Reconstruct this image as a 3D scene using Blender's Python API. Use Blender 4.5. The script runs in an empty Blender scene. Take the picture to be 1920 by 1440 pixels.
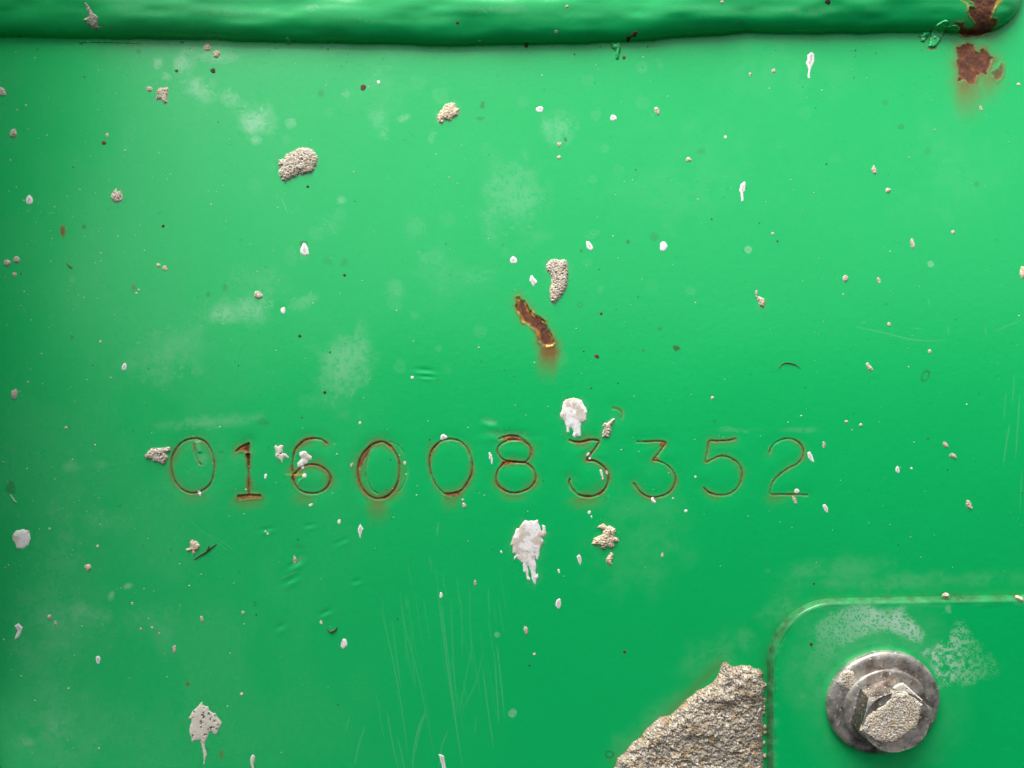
import bpy, bmesh, math
import numpy as np
from mathutils import Vector

# ---------------------------------------------------------------- camera, sky, sun, exposure
PXM = 0.085e-3            # metres per photograph pixel on the panel
DIST = 0.125              # lens to panel
scene = bpy.context.scene
col = scene.collection
cam = bpy.data.cameras.new('camera')
cam.sensor_fit = 'HORIZONTAL'
cam.angle = 2 * math.atan(960 * PXM / DIST)
cam.clip_start = 0.002
cam.clip_end = 50
camo = bpy.data.objects.new('camera', cam)
camo.location = (0, -DIST, 0)
camo.rotation_euler = (math.radians(90), 0, 0)
col.objects.link(camo)
scene.camera = camo

SUN_EL, SUN_AZ = math.radians(64), math.radians(213)   # azimuth clockwise from +Y
world = bpy.data.worlds.new('World')
scene.world = world
world.use_nodes = True
wn, wl = world.node_tree.nodes, world.node_tree.links
wn.clear()
sky = wn.new('ShaderNodeTexSky')
sky.sky_type = 'NISHITA'
sky.sun_disc = False
sky.sun_elevation = SUN_EL
sky.sun_rotation = SUN_AZ
sky.air_density = 1.0
sky.dust_density = 4.0
hs = wn.new('ShaderNodeHueSaturation')
hs.inputs['Saturation'].default_value = 0.25     # overcast: grey cloud light
bg = wn.new('ShaderNodeBackground')
bg.inputs['Strength'].default_value = 0.05
wo = wn.new('ShaderNodeOutputWorld')
wl.new(sky.outputs[0], hs.inputs['Color'])
wl.new(hs.outputs[0], bg.inputs['Color'])
wl.new(bg.outputs[0], wo.inputs['Surface'])

sun = bpy.data.lights.new('sun', 'SUN')
sun.energy = 1.5
sun.angle = math.radians(42)
sun.color = (1.0, 0.96, 0.9)
suno = bpy.data.objects.new('sun', sun)
sd = Vector((math.sin(SUN_AZ) * math.cos(SUN_EL), math.cos(SUN_AZ) * math.cos(SUN_EL), math.sin(SUN_EL)))
suno.rotation_euler = sd.to_track_quat('Z', 'Y').to_euler()
suno.location = sd * 2
col.objects.link(suno)

vs = scene.view_settings
vs.view_transform = 'Standard'
vs.look = 'None'
vs.gamma = 1
vs.use_curve_mapping = False
vs.exposure = 1.84

# ---------------------------------------------------------------- numeric helpers
f32 = np.float32
def hash2(ix, iy, seed):
    h = (ix.astype(np.int64) * 374761393 + iy.astype(np.int64) * 668265263 + seed * 974634777) & 0xFFFFFFFF
    h = ((h ^ (h >> 13)) * 1274126177) & 0xFFFFFFFF
    h = ((h ^ (h >> 16)) * 2246822519) & 0xFFFFFFFF
    return ((h ^ (h >> 15)) & 0xFFFFFF) / float(0x1000000)
def vnoise(x, y, seed=0):
    ix, iy = np.floor(x), np.floor(y)
    fx, fy = x - ix, y - iy
    fx = fx * fx * (3 - 2 * fx); fy = fy * fy * (3 - 2 * fy)
    a = hash2(ix, iy, seed); b = hash2(ix + 1, iy, seed)
    c = hash2(ix, iy + 1, seed); d = hash2(ix + 1, iy + 1, seed)
    return (a + (b - a) * fx) * (1 - fy) + (c + (d - c) * fx) * fy
def fbm(x, y, octaves=4, seed=0, gain=0.5):
    t, a, s = 0, 1.0, 0.0
    for o in range(octaves):
        t = t + a * vnoise(x * 2 ** o + 17.3 * o, y * 2 ** o - 9.1 * o, seed + o)
        s += a; a *= gain
    return t / s
def worley(x, y, seed=0):
    ix, iy = np.floor(x), np.floor(y)
    f1 = np.full(x.shape, 9.0); f2 = f1.copy(); cid = np.zeros(x.shape)
    for dx in (-1, 0, 1):
        for dy in (-1, 0, 1):
            cx, cy = ix + dx, iy + dy
            d = np.hypot(cx + hash2(cx, cy, seed) - x, cy + hash2(cx, cy, seed + 7) - y)
            n = d < f1
            f2 = np.where(n, f1, np.minimum(f2, d))
            cid = np.where(n, hash2(cx, cy, seed + 13), cid)
            f1 = np.where(n, d, f1)
    return f1, f2, cid
def sstep(a, b, x):
    t = np.clip((x - a) / (b - a), 0, 1)
    return t * t * (3 - 2 * t)
def seg_dist(x, y, pts, closed=False):
    """distance to polyline and the curve parameter 0..1 of the nearest point"""
    P = list(pts) + ([pts[0]] if closed else [])
    best = np.full(x.shape, 1e9); par = np.zeros(x.shape)
    n = len(P) - 1
    for i in range(n):
        ax, ay = P[i]; bx, by = P[i + 1]
        vx, vy = bx - ax, by - ay
        L = vx * vx + vy * vy + 1e-9
        t = np.clip(((x - ax) * vx + (y - ay) * vy) / L, 0, 1)
        d = np.hypot(x - ax - t * vx, y - ay - t * vy)
        m = d < best
        best = np.where(m, d, best); par = np.where(m, (i + t) / n, par)
    return best, par
def poly_sdf(x, y, poly):
    d, _ = seg_dist(x, y, poly, True)
    inside = np.zeros(x.shape, bool)
    n = len(poly)
    for i in range(n):
        ax, ay = poly[i]; bx, by = poly[(i + 1) % n]
        if ay == by: continue
        c = ((ay > y) != (by > y)) & (x < (bx - ax) * (y - ay) / (by - ay) + ax)
        inside ^= c
    return np.where(inside, d, -d)
def catmull(pts, closed=False, k=5):
    P = [np.array(p, float) for p in pts]
    n = len(P); out = []
    for i in range(n if closed else n - 1):
        if closed: p0, p1, p2, p3 = P[i - 1], P[i], P[(i + 1) % n], P[(i + 2) % n]
        else: p0, p1, p2, p3 = P[max(i - 1, 0)], P[i], P[i + 1], P[min(i + 2, n - 1)]
        for j in range(k):
            t = j / k
            out.append(tuple(0.5 * (2 * p1 + (p2 - p0) * t + (2 * p0 - 5 * p1 + 4 * p2 - p3) * t * t + (3 * p1 - p0 - 3 * p2 + p3) * t ** 3)))
    if not closed: out.append(tuple(P[-1]))
    return out
def Z(ox, oy, k, pts):
    """measurements taken in an enlargement of the photograph -> photograph pixels"""
    return [(ox + x / k, oy + y / k) for x, y in pts]

# ---------------------------------------------------------------- node helpers and materials
def new_mat(name):
    m = bpy.data.materials.new(name); m.use_nodes = True
    nt = m.node_tree; nt.nodes.clear()
    out = nt.nodes.new('ShaderNodeOutputMaterial')
    b = nt.nodes.new('ShaderNodeBsdfPrincipled')
    nt.links.new(b.outputs[0], out.inputs[0])
    return m, nt, b
def N(nt, kind, **kw):
    n = nt.nodes.new(kind)
    for k, v in kw.items(): setattr(n, k, v)
    return n
def mixc(nt, fac, a, b):
    n = N(nt, 'ShaderNodeMix', data_type='RGBA')
    for sock, v in ((n.inputs[0], fac), (n.inputs[6], a), (n.inputs[7], b)):
        if isinstance(v, bpy.types.NodeSocket): nt.links.new(v, sock)
        elif isinstance(v, (int, float)): sock.default_value = v
        else: sock.default_value = (*v, 1)
    return n.outputs[2]
def math_(nt, op, a, b=0.0, clamp=False):
    n = N(nt, 'ShaderNodeMath', operation=op, use_clamp=clamp)
    for s, v in ((n.inputs[0], a), (n.inputs[1], b)):
        if isinstance(v, bpy.types.NodeSocket): nt.links.new(v, s)
        else: s.default_value = v
    return n.outputs[0]
def noise_(nt, vec, scale, detail=4, rough=0.55):
    n = N(nt, 'ShaderNodeTexNoise')
    n.inputs['Scale'].default_value = scale
    n.inputs['Detail'].default_value = detail
    n.inputs['Roughness'].default_value = rough
    nt.links.new(vec, n.inputs['Vector'])
    return n.outputs['Fac']
def ramp_(nt, fac, stops):
    n = N(nt, 'ShaderNodeValToRGB')
    e = n.color_ramp.elements
    while len(e) < len(stops): e.new(0.5)
    for i, (p, c) in enumerate(stops):
        e[i].position = p; e[i].color = (*c, 1)
    nt.links.new(fac, n.inputs[0])
    return n.outputs[0]
def bump_(nt, height, dist, strength=1.0, normal=None):
    n = N(nt, 'ShaderNodeBump')
    n.inputs['Distance'].default_value = dist
    n.inputs['Strength'].default_value = strength
    nt.links.new(height, n.inputs['Height'])
    if normal is not None: nt.links.new(normal, n.inputs['Normal'])
    return n.outputs[0]

GREEN_A, GREEN_B = (0.0010, 0.455, 0.113), (0.0018, 0.490, 0.127)
def make_paint():
    m, nt, b = new_mat('weathered_green_paint')
    pos = N(nt, 'ShaderNodeNewGeometry').outputs['Position']
    A = N(nt, 'ShaderNodeAttribute', attribute_name='wear')
    B = N(nt, 'ShaderNodeAttribute', attribute_name='film')
    sa = N(nt, 'ShaderNodeSeparateColor'); nt.links.new(A.outputs['Color'], sa.inputs[0])
    sb = N(nt, 'ShaderNodeSeparateColor'); nt.links.new(B.outputs['Color'], sb.inputs[0])
    rust, stain, primer = sa.outputs[0], sa.outputs[1], sa.outputs[2]
    haze, dark, orange = sb.outputs[0], sb.outputs[1], sb.outputs[2]
    n1 = noise_(nt, pos, 60, 4)
    n2 = noise_(nt, pos, 900, 5, 0.65)
    n3 = noise_(nt, pos, 3500, 3, 0.6)
    g = mixc(nt, n1, GREEN_A, GREEN_B)
    g = mixc(nt, math_(nt, 'MULTIPLY', n3, 0.28), g, (0.010, 0.58, 0.18))
    g = mixc(nt, math_(nt, 'MULTIPLY', n2, 0.24), g, (0.003, 0.34, 0.080))
    g = mixc(nt, math_(nt, 'MULTIPLY', haze, math_(nt, 'ADD', math_(nt, 'MULTIPLY', n2, 0.9), 0.55), True), g, (0.44, 0.68, 0.53))
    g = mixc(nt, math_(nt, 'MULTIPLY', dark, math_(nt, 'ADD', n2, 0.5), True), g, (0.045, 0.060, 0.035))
    st = mixc(nt, n2, (0.15, 0.045, 0.010), (0.26, 0.095, 0.018))
    g = mixc(nt, stain, g, st)
    g = mixc(nt, primer, g, (0.72, 0.46, 0.06))
    rc = ramp_(nt, n2, [(0.30, (0.055, 0.022, 0.015)), (0.47, (0.115, 0.044, 0.027)), (0.60, (0.18, 0.068, 0.034)), (0.74, (0.38, 0.14, 0.035))])
    rc = mixc(nt, orange, rc, (0.46, 0.17, 0.028))
    g = mixc(nt, rust, g, rc)
    nt.links.new(g, b.inputs['Base Color'])
    r = math_(nt, 'ADD', math_(nt, 'MULTIPLY', n1, 0.10), 0.20)
    r = math_(nt, 'ADD', r, math_(nt, 'MULTIPLY', haze, 0.35))
    r = math_(nt, 'ADD', r, math_(nt, 'MULTIPLY', rust, 0.6))
    r = math_(nt, 'ADD', r, math_(nt, 'MULTIPLY', stain, 0.25), True)
    nt.links.new(r, b.inputs['Roughness'])
    b.inputs['Specular IOR Level'].default_value = 0.5
    h = math_(nt, 'ADD', math_(nt, 'MULTIPLY', n2, math_(nt, 'ADD', math_(nt, 'MULTIPLY', rust, 6.0), 1.0)), math_(nt, 'MULTIPLY', n3, 0.28))
    nt.links.new(bump_(nt, h, 1.9e-5, 1.0), b.inputs['Normal'])
    return m
PAINT = make_paint()

def make_tinted(name, rough, bump, bscale, spec=0.4):
    """stone-like stuff: the grain colour of each piece comes from its own 'tint' attribute"""
    m, nt, b = new_mat(name)
    pos = N(nt, 'ShaderNodeNewGeometry').outputs['Position']
    A = N(nt, 'ShaderNodeAttribute', attribute_name='tint')
    n = noise_(nt, pos, bscale, 4, 0.65)
    f = N(nt, 'ShaderNodeMix', data_type='RGBA', blend_type='MULTIPLY')
    f.inputs[0].default_value = 1
    nt.links.new(A.outputs['Color'], f.inputs[6])
    nt.links.new(ramp_(nt, n, [(0.25, (0.82, 0.80, 0.78)), (0.7, (1.06, 1.05, 1.04))]), f.inputs[7])
    nt.links.new(f.outputs[2], b.inputs['Base Color'])
    b.inputs['Roughness'].default_value = rough
    b.inputs['Specular IOR Level'].default_value = spec
    nt.links.new(bump_(nt, n, bump), b.inputs['Normal'])
    return m
MORTAR = make_tinted('sandy_mortar', 0.9, 6e-5, 5000, 0.3)
LIME = make_tinted('dried_lime', 0.75, 1.2e-5, 4000, 0.35)

def make_metal(name, metallic, r0, r1):
    m, nt, b = new_mat(name)
    pos = N(nt, 'ShaderNodeNewGeometry').outputs['Position']
    n1 = noise_(nt, pos, 420, 6, 0.62)
    n2 = noise_(nt, pos, 2200, 4, 0.7)
    n3 = noise_(nt, pos, 190, 4, 0.6)
    c = ramp_(nt, n1, [(0.34, (0.15, 0.125, 0.10)), (0.46, (0.34, 0.325, 0.305)), (0.56, (0.50, 0.48, 0.45)), (0.68, (0.62, 0.53, 0.34))])
    c = mixc(nt, math_(nt, 'MULTIPLY', math_(nt, 'SUBTRACT', n3, 0.52, True), 3.2, True), c, (0.20, 0.12, 0.075))
    sp = math_(nt, 'MULTIPLY', math_(nt, 'SUBTRACT', n2, 0.60, True), 12.0, True)
    c = mixc(nt, sp, c, (0.62, 0.62, 0.60))
    nt.links.new(c, b.inputs['Base Color'])
    nt.links.new(math_(nt, 'SUBTRACT', metallic, sp, True), b.inputs['Metallic'])
    nt.links.new(math_(nt, 'ADD', math_(nt, 'MULTIPLY', n2, r1), r0), b.inputs['Roughness'])
    nt.links.new(bump_(nt, math_(nt, 'ADD', n1, math_(nt, 'MULTIPLY', n2, 0.6)), 7e-5, 1.0), b.inputs['Normal'])
    return m
METAL = make_metal('tarnished_zinc', 0.60, 0.24, 0.35)
HEADMETAL = make_metal('worn_zinc_bolt', 1.0, 0.10, 0.22)
def make_plain(name, c, rough=0.7):
    m, nt, b = new_mat(name)
    pos = N(nt, 'ShaderNodeNewGeometry').outputs['Position']
    n = noise_(nt, pos, 3000, 3)
    nt.links.new(mixc(nt, n, tuple(v * 0.6 for v in c), tuple(v * 1.25 for v in c)), b.inputs['Base Color'])
    b.inputs['Roughness'].default_value = rough
    return m
BROWN = make_plain('dry_brown_plant', (0.10, 0.05, 0.022))
DARKSPECK = make_plain('dark_grit', (0.030, 0.028, 0.018))
PALESPECK = make_plain('pale_grit', (0.62, 0.66, 0.58))

# ---------------------------------------------------------------- object helpers
def tag(o, label, cat=None, group=None, kind=None):
    if label: o['label'] = label
    if cat: o['category'] = cat
    if group: o['group'] = group
    if kind: o['kind'] = kind
    return o
def mesh_from(name, verts, faces, mat, parent=None, attrs=None, normals=None, smooth=True, origin=None):
    verts = np.asarray(verts, dtype=np.float64)
    if origin is None: origin = np.zeros(3)
    me = bpy.data.meshes.new(name)
    nv, nf = len(verts), len(faces)
    faces = np.asarray(faces, dtype=np.int32); k = faces.shape[1]
    me.vertices.add(nv); me.vertices.foreach_set('co', (verts - origin).astype(f32).ravel())
    me.loops.add(nf * k); me.loops.foreach_set('vertex_index', faces.ravel())
    me.polygons.add(nf); me.polygons.foreach_set('loop_start', np.arange(0, nf * k, k, dtype=np.int32))
    me.polygons.foreach_set('use_smooth', np.full(nf, smooth, dtype=bool))
    for an, av in (attrs or {}).items():
        a = me.attributes.new(an, 'FLOAT_COLOR', 'POINT')
        c = np.ones((nv, 4), f32); c[:, :av.shape[1]] = av
        a.data.foreach_set('color', c.ravel())
    me.update(calc_edges=True)
    if normals is not None:
        a = me.attributes.new('custom_normal', 'FLOAT_VECTOR', 'POINT')
        a.data.foreach_set('vector', normals.astype(f32).ravel())
    me.materials.append(mat)
    o = bpy.data.objects.new(name, me)
    o.location = origin
    if parent is not None:
        o.parent = parent
        o.location = np.asarray(origin) - np.asarray(parent_world(parent))
    col.objects.link(o)
    return o
def parent_world(o):
    p = np.array(o.location)
    while o.parent is not None:
        o = o.parent; p = p + np.array(o.location)
    return p
def grid_faces(keep):
    """quads of an (r, c) vertex grid whose cell mask is set; returns faces on compacted vertices + vertex index list"""
    r, c = keep.shape[0] + 1, keep.shape[1] + 1
    ii, jj = np.nonzero(keep)
    a = ii * c + jj
    F = np.stack([a, a + c, a + c + 1, a + 1], 1)      # rows run downwards, seen from -Y: counter-clockwise
    used = np.unique(F)
    remap = np.full(r * c, -1, np.int64); remap[used] = np.arange(len(used))
    return remap[F], used

# ---------------------------------------------------------------- the panel: one gently crowned steel sheet
def depth(xm, zm):
    """how far the sheet lies behind its foremost point"""
    q = np.abs(zm / BEND_Z)
    return BEND * BEND_Z * (q + np.log1p(np.exp(-2 * q)) - math.log(2)) + LEAN * zm + 0.0 * xm
BEND, BEND_Z, LEAN = 0.15, 0.032, -0.045      # slope it bends to, how gradually, how far it leans forward
def to_px(xm, zm, h=0.0):
    k = DIST / (DIST + depth(xm, zm) - h) / PXM
    return 960 + xm * k, 720 - zm * k
def to_m(px, py, hfun=None):
    px = np.asarray(px, float); py = np.asarray(py, float)
    xm, zm = (px - 960) * PXM, (720 - py) * PXM
    for _ in range(7):
        h = hfun(xm, zm) if hfun else 0.0
        k = (DIST + depth(xm, zm) - h) / DIST * PXM
        xm, zm = (px - 960) * k, (720 - py) * k
    return xm, zm

def axis(stops):
    out = []
    for (a, b, st) in stops: out.append(np.arange(a, b, st))
    return np.concatenate(out + [[stops[-1][1]]])
ax_px = axis([(-1100, -60, 40), (-60, 1980, 1.7), (1980, 3000, 40)])
ay_px = axis([(-900, -130, 40), (-130, 100, 1.5), (100, 805, 2.0), (805, 960, 1.25), (960, 1490, 2.0), (1490, 2300, 40)])
XS, ZS = (ax_px - 960) * PXM, (720 - ay_px) * PXM
XM, ZM = np.meshgrid(XS, ZS)
DEP = depth(XM, ZM)
PX, PY = to_px(XM, ZM)

# weld bead along the top: a wavy rounded ridge that ends at the right
foot_x = [-1100, 0, 150, 350, 480, 640, 800, 950, 1100, 1200, 1300, 1400, 1600, 1700, 1830, 3000]
foot_y = [68, 68, 72, 73, 78, 81, 86, 84, 82, 77, 69, 62, 63, 61, 62, 62]
BW, BH = 80.0, 36.0
def bead_height(px, py):
    fy = np.interp(px, foot_x, foot_y) + 3 * (vnoise(px / 45, px * 0, 3) - 0.5)
    cy = fy - BW
    dx = np.maximum(px - 1836, 0)
    d = np.hypot(dx, py - cy)
    wob = 1 + 0.30 * (fbm(px / 130, py / 60, 2, 11) - 0.5)
    t = np.clip(1 - (d / BW) ** 2.0, 0, 1)
    h = BH * wob * np.sqrt(t) + 3.6 * (fbm(px / 80, py / 24, 2, 5) - 0.5) * sstep(0.05, 0.5, t)
    # small fillet of paint at the foot
    fil = np.clip(1 - (d - BW) / 13.0, 0, 1)
    return np.where(d < BW, 3.0 + h, 3.0 * fil ** 2), d - BW
HB, bead_d = bead_height(PX, PY)
PX1, PY1 = to_px(XM, ZM, HB * PXM)          # where each point shows, the bead's relief included

H = HB.copy()
rust = np.zeros_like(PX); stain = rust.copy(); primer = rust.copy()
haze = rust.copy(); dark = rust.copy(); orange = rust.copy()
LAB = np.zeros(PX.shape, np.int32)
def window(x0, y0, x1, y1):
    j0, j1 = np.searchsorted(ax_px, x0 - 45), np.searchsorted(ax_px, x1 + 45)
    i0, i1 = np.searchsorted(ay_px, y0 - 45), np.searchsorted(ay_px, y1 + 45)
    return slice(i0, i1), slice(j0, j1)
def win_of(pts, m=30):
    xs = [p[0] for p in pts]; ys = [p[1] for p in pts]
    return window(min(xs) - m, min(ys) - m, max(xs) + m, max(ys) + m)
parts_meta = {}

# gentle waviness of the pressed sheet, and paint texture
infr = window(-40, -60, 1960, 1480)
x, y = PX1[infr], PY1[infr]
H[infr] += 1.6 * (fbm(x / 260, y / 260, 2, 21) - 0.5) + 0.10 * (fbm(x / 9, y / 9, 2, 22) - 0.5)

# stamped number ----------------------------------------------------------------
ZA, ZB, ZC, ZD, ZE = (260, 790, 7.385), (500, 790, 7.385), (760, 790, 7.385), (1030, 730, 6.4), (1290, 790, 7.385)
digits = [
 ('first digit 0 of the stamped number, paint flaked inside it',
  [(ZA, True, 1.0, [(760,240),(640,270),(550,340),(480,450),(455,560),(455,670),(480,790),(540,890),(620,960),(720,995),(810,990),(900,950),(980,880),(1020,800),(1045,680),(1045,570),(1010,430),(940,310),(860,255)]),
   (ZA, False, 0.6, [(765,320),(780,440),(820,550),(865,605)])]),
 ('stamped digit 1 with a rusty flag and foot',
  [(ZA, False, 1.1, [(1350,415),(1400,365),(1460,335),(1522,310)]), (ZA, False, 1.1, [(1522,310),(1525,450),(1522,620),(1526,800),(1527,1020)]),
   (ZA, False, 0.9, [(1375,1045),(1530,1025),(1690,1035)])]),
 ('stamped digit 6 with a white splash inside',
  [(ZB, False, 1.0, [(830,305),(760,255),(660,240),(540,260),(450,330),(390,410),(365,530),(355,650),(370,740),(362,800),(400,900),(480,970),(600,1000),(720,990),(810,940),(870,860),(885,790),(850,710),(780,650),(700,610),(600,600),(520,620),(450,665),(385,730)])]),
 ('stamped digit 0 struck twice, after the 6',
  [(ZB, True, 1.3, [(1550,290),(1450,335),(1360,420),(1290,530),(1265,650),(1270,770),(1300,880),(1350,970),(1430,1040),(1530,1075),(1640,1055),(1720,1000),(1790,910),(1830,790),(1840,650),(1825,540),(1770,420),(1700,340),(1620,290)]),
   (ZB, False, 0.45, [(1490,340),(1420,420),(1390,540),(1370,700),(1390,820),(1450,940),(1530,1000)]),
   (ZB, False, 0.25, [(1700,285),(1830,340),(1900,450),(1935,600),(1925,760),(1890,890),(1830,975)])]),
 ('stamped digit 0 before the 8, rust gathered at its foot',
  [(ZC, True, 0.9, [(600,250),(500,275),(400,360),(350,450),(335,560),(345,680),(380,800),(430,890),(500,970),(560,1010),(660,1000),(760,970),(830,900),(890,800),(925,700),(930,600),(900,470),(850,370),(760,280),(680,255)])]),
 ('stamped digit 8 in the middle of the number',
  [(ZC, True, 0.9, [(1500,262),(1400,275),(1310,330),(1275,400),(1300,480),(1370,540),(1480,560),(1600,570),(1670,565),(1730,490),(1745,410),(1710,330),(1620,275)]),
   (ZC, True, 0.9, [(1400,565),(1310,640),(1265,740),(1260,830),(1300,910),(1400,970),(1500,995),(1620,975),(1720,930),(1790,850),(1805,760),(1770,660),(1670,580),(1540,570)]),
   (ZC, False, 0.8, [(1300,245),(1380,210),(1480,200),(1580,215),(1660,270)])]),
 ('stamped digit 3 right after the 8',
  [(ZD, False, 1.2, [(245,612),(300,630),(380,635),(480,612),(560,612),(597,632),(560,700),(500,780),(455,850),(550,865),(640,920),(690,990),(710,1070),(695,1150),(640,1230),(560,1275),(460,1290),(350,1265),(280,1200),(240,1130),(245,1085)])]),
 ('stamped digit 3 just before the 5',
  [(ZD, False, 0.78, [(1055,630),(1180,630),(1300,625),(1398,642),(1350,720),(1290,800),(1250,850),(1330,870),(1410,910),(1480,980),(1515,1070),(1500,1150),(1450,1230),(1370,1275),(1260,1300),(1160,1280),(1080,1220),(1030,1150),(1015,1130)])]),
 ('stamped digit 5 second from the end',
  [(ZE, False, 0.66, [(655,243),(560,265),(400,275),(295,280),(270,420),(245,560),(330,530),(420,490),(500,485),(600,515),(700,590),(745,690),(745,790),(700,900),(620,980),(520,1020),(400,1020),(290,985),(220,920)])]),
 ('stamped digit 2 ending the number',
  [(ZE, False, 0.66, [(1130,440),(1160,360),(1220,295),(1320,250),(1430,245),(1530,290),(1590,370),(1600,450),(1570,530),(1500,600),(1380,660),(1260,750),(1180,840),(1150,930),(1145,1010),(1300,1015),(1500,1015),(1655,1020)])]),
]
lab_next = 1
def groove(pts, closed, w, lab, rusty=1.0, seed=0):
    sl = win_of(pts); x, y = PX1[sl], PY1[sl]
    d, t = seg_dist(x, y, pts, closed)
    n = fbm(x / 14, y / 14, 3, 40 + seed)
    d = d + 0.9 * (fbm(x / 5, y / 5, 2, 41 + seed) - 0.5)
    wl_ = 0.55 + 0.9 * n                       # uneven strike
    half = 1.25 + 0.75 * w * wl_
    dep = 2.3 * min(w + 0.15, 1.2) * (0.55 + 0.7 * n)
    prof = np.clip(1 - d / half, 0, 1)
    H[sl] -= dep * prof ** 0.8
    H[sl] += 0.18 * w * n * np.exp(-((d - half - 2.5) / 2.4) ** 2) - 0.7 * w * np.exp(-(d / 15) ** 2)
    core = sstep(half + 0.2, half * 0.45, d) * np.clip(0.15 + 1.5 * n * w, 0, 1) * rusty
    fade = sstep(0.30, 0.52, fbm(x / 45, y / 45, 2, 47 + seed))
    core = core * (0.78 + 0.22 * fade)
    rust[sl] = np.maximum(rust[sl], core)
    orange[sl] = np.maximum(orange[sl], core * 0.28 * fbm(x / 12, y / 12, 2, 48 + seed))
    hn = fbm(x / 26, y / 26, 3, 44 + seed)
    halo = np.exp(-(np.maximum(d - 0.5, 0) / (1.5 + 10.0 * np.clip(hn - 0.25, 0, 1) * w)) ** 1.2) * np.clip(2.6 * hn - 0.55, 0, 1) * 0.85 * (0.55 + 0.45 * fade) * min(w, 1) * rusty
    stain[sl] = np.maximum(stain[sl], halo)
    # a run of thin rust below
    pale = np.exp(-((d - half - 1.8) / 1.1) ** 2) * np.clip(fbm(x / 10, y / 10, 2, 60 + seed) * 2.6 - 1.35, 0, 1) * 0.5
    primer[sl] = np.maximum(primer[sl], pale * 0.35)
    if lab: LAB[sl] = np.where((d < 8.5) & (LAB[sl] == 0), lab, LAB[sl])
for k, (label, strokes) in enumerate(digits):
    parts_meta[lab_next] = ('stamped_digit', label)
    for q, (zz, closed, w, pts) in enumerate(strokes):
        groove(catmull(Z(*zz, pts), closed, 4), closed, w, lab_next, 1.0 if w > 0.5 else 0.5, seed=k * 7 + q)
    lab_next += 1
def flake(poly, lab, sink=2.2, lip=1.3, org=0.25, prim=0.35, rough=1.2, seed=0, amt=1.0, halo=5.0):
    """paint broken away down to rusty steel, its rim lifted"""
    sl = win_of(poly); x, y = PX1[sl], PY1[sl]
    d = poly_sdf(x, y, poly) + rough * 2 * (fbm(x / 6, y / 6, 3, 70 + seed) - 0.5) + rough * 2.4 * (fbm(x / 17, y / 17, 2, 75 + seed) - 0.5)
    ins = sstep(-1.2, 1.3, d)
    n = fbm(x / 10, y / 10, 4, 71 + seed)
    H[sl] += -sink * ins + 1.6 * (fbm(x / 5, y / 5, 3, 72 + seed) - 0.5) * ins + lip * np.exp(-((d + 2.0) / 1.8) ** 2) * sstep(0.3, 0.65, n)
    rust[sl] = np.maximum(rust[sl], ins * amt)
    edge = np.exp(-((d - 1.8) / 1.8) ** 2)
    orange[sl] = np.maximum(orange[sl], np.clip(edge * (n * 2.4 - 0.6) + 0.9 * (n - 0.52), 0, 1) * org * 1.9 * ins)
    pr = np.clip(np.exp(-((d - 0.6) / 1.2) ** 2) * (fbm(x / 9, y / 9, 2, 73 + seed) * 3.4 - 1.7), 0, 1) * prim * 2
    primer[sl] = np.maximum(primer[sl], np.clip(pr, 0, 1)); rust[sl] *= 1 - np.clip(pr, 0, 1)
    if halo:
        stain[sl] = np.maximum(stain[sl], np.exp(-(np.maximum(-d, 0) / halo) ** 1.2) * 0.85 * amt * np.clip(n * 1.9, 0, 1))
    if lab: LAB[sl] = np.where(d > -5.5, lab, LAB[sl])
def run(x0, x1, y0, y1, amt, seed, lean=0.0, edge=8):
    """rusty water run below a spot"""
    sl = window(min(x0, x0 + lean) - 30, y0 - 20, max(x1, x1 + lean) + 30, y1 + 20); x, y = PX1[sl], PY1[sl]
    t = np.clip((y - y0) / (y1 - y0), -0.3, 1.2)
    xx = x - lean * t
    n = 0.60 + 0.8 * fbm(xx / 13 + 0.4 * fbm(x / 20, y / 20, 2, seed + 4), y / 60, 3, seed)
    xc, hw = (x0 + x1) / 2, (x1 - x0) / 2 + edge * 0.4
    xx = xx + 10 * (fbm(x / 25, y / 30, 3, seed + 50) - 0.5)
    u = np.abs(xx - xc) / (hw * (1.05 - 0.35 * np.clip(t, 0, 1)))
    m = np.exp(-u ** 3.0 * 1.2) * sstep(-0.25, 0.12, t - 0.18 * u) * (1 - sstep(0.0, 1.0, t)) ** 1.3
    stain[sl] = np.maximum(stain[sl], np.clip(m * n * amt, 0, 0.9))
# bare rusty pieces of the 1, the 8 and others
flake(Z(*ZA, [(1355,412),(1400,368),(1520,312),(1532,432),(1470,415),(1420,405)]), 2, 1.6, 0.6, 0.3, 0, 0.5, 1, halo=4)
flake(Z(*ZA, [(1485,480),(1500,450),(1535,450),(1532,620),(1515,620)]), 2, 3.0, 0.8, 0.1, 0, 0.3, 2, halo=3)
flake(Z(*ZA, [(1372,1022),(1690,1010),(1695,1062),(1372,1080)]), 2, 1.4, 0.4, 0.35, 0, 0.8, 3, 0.85, halo=4)
flake(Z(*ZC, [(1330,238),(1420,205),(1540,205),(1640,262),(1560,266),(1430,266)]), 6, 1.4, 0.4, 0.6, 0.1, 0.6, 4, halo=3)
flake(Z(*ZC, [(560,985),(640,990),(770,960),(760,1010),(690,1050),(570,1035)]), 5, 1.0, 0.3, 0.1, 0, 0.9, 5, 0.85, halo=5)
flake(Z(*ZC, [(1350,545),(1430,545),(1660,575),(1540,580),(1400,600),(1340,620)]), 6, 1.0, 0.3, 0.6, 0.1, 0.6, 6, halo=3)
flake(Z(*ZB, [(1290,540),(1370,420),(1440,350),(1400,470),(1330,560),(1300,660),(1270,640)]), 4, 1.2, 0.3, 0.1, 0, 0.5, 7, 0.9, halo=3)
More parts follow.
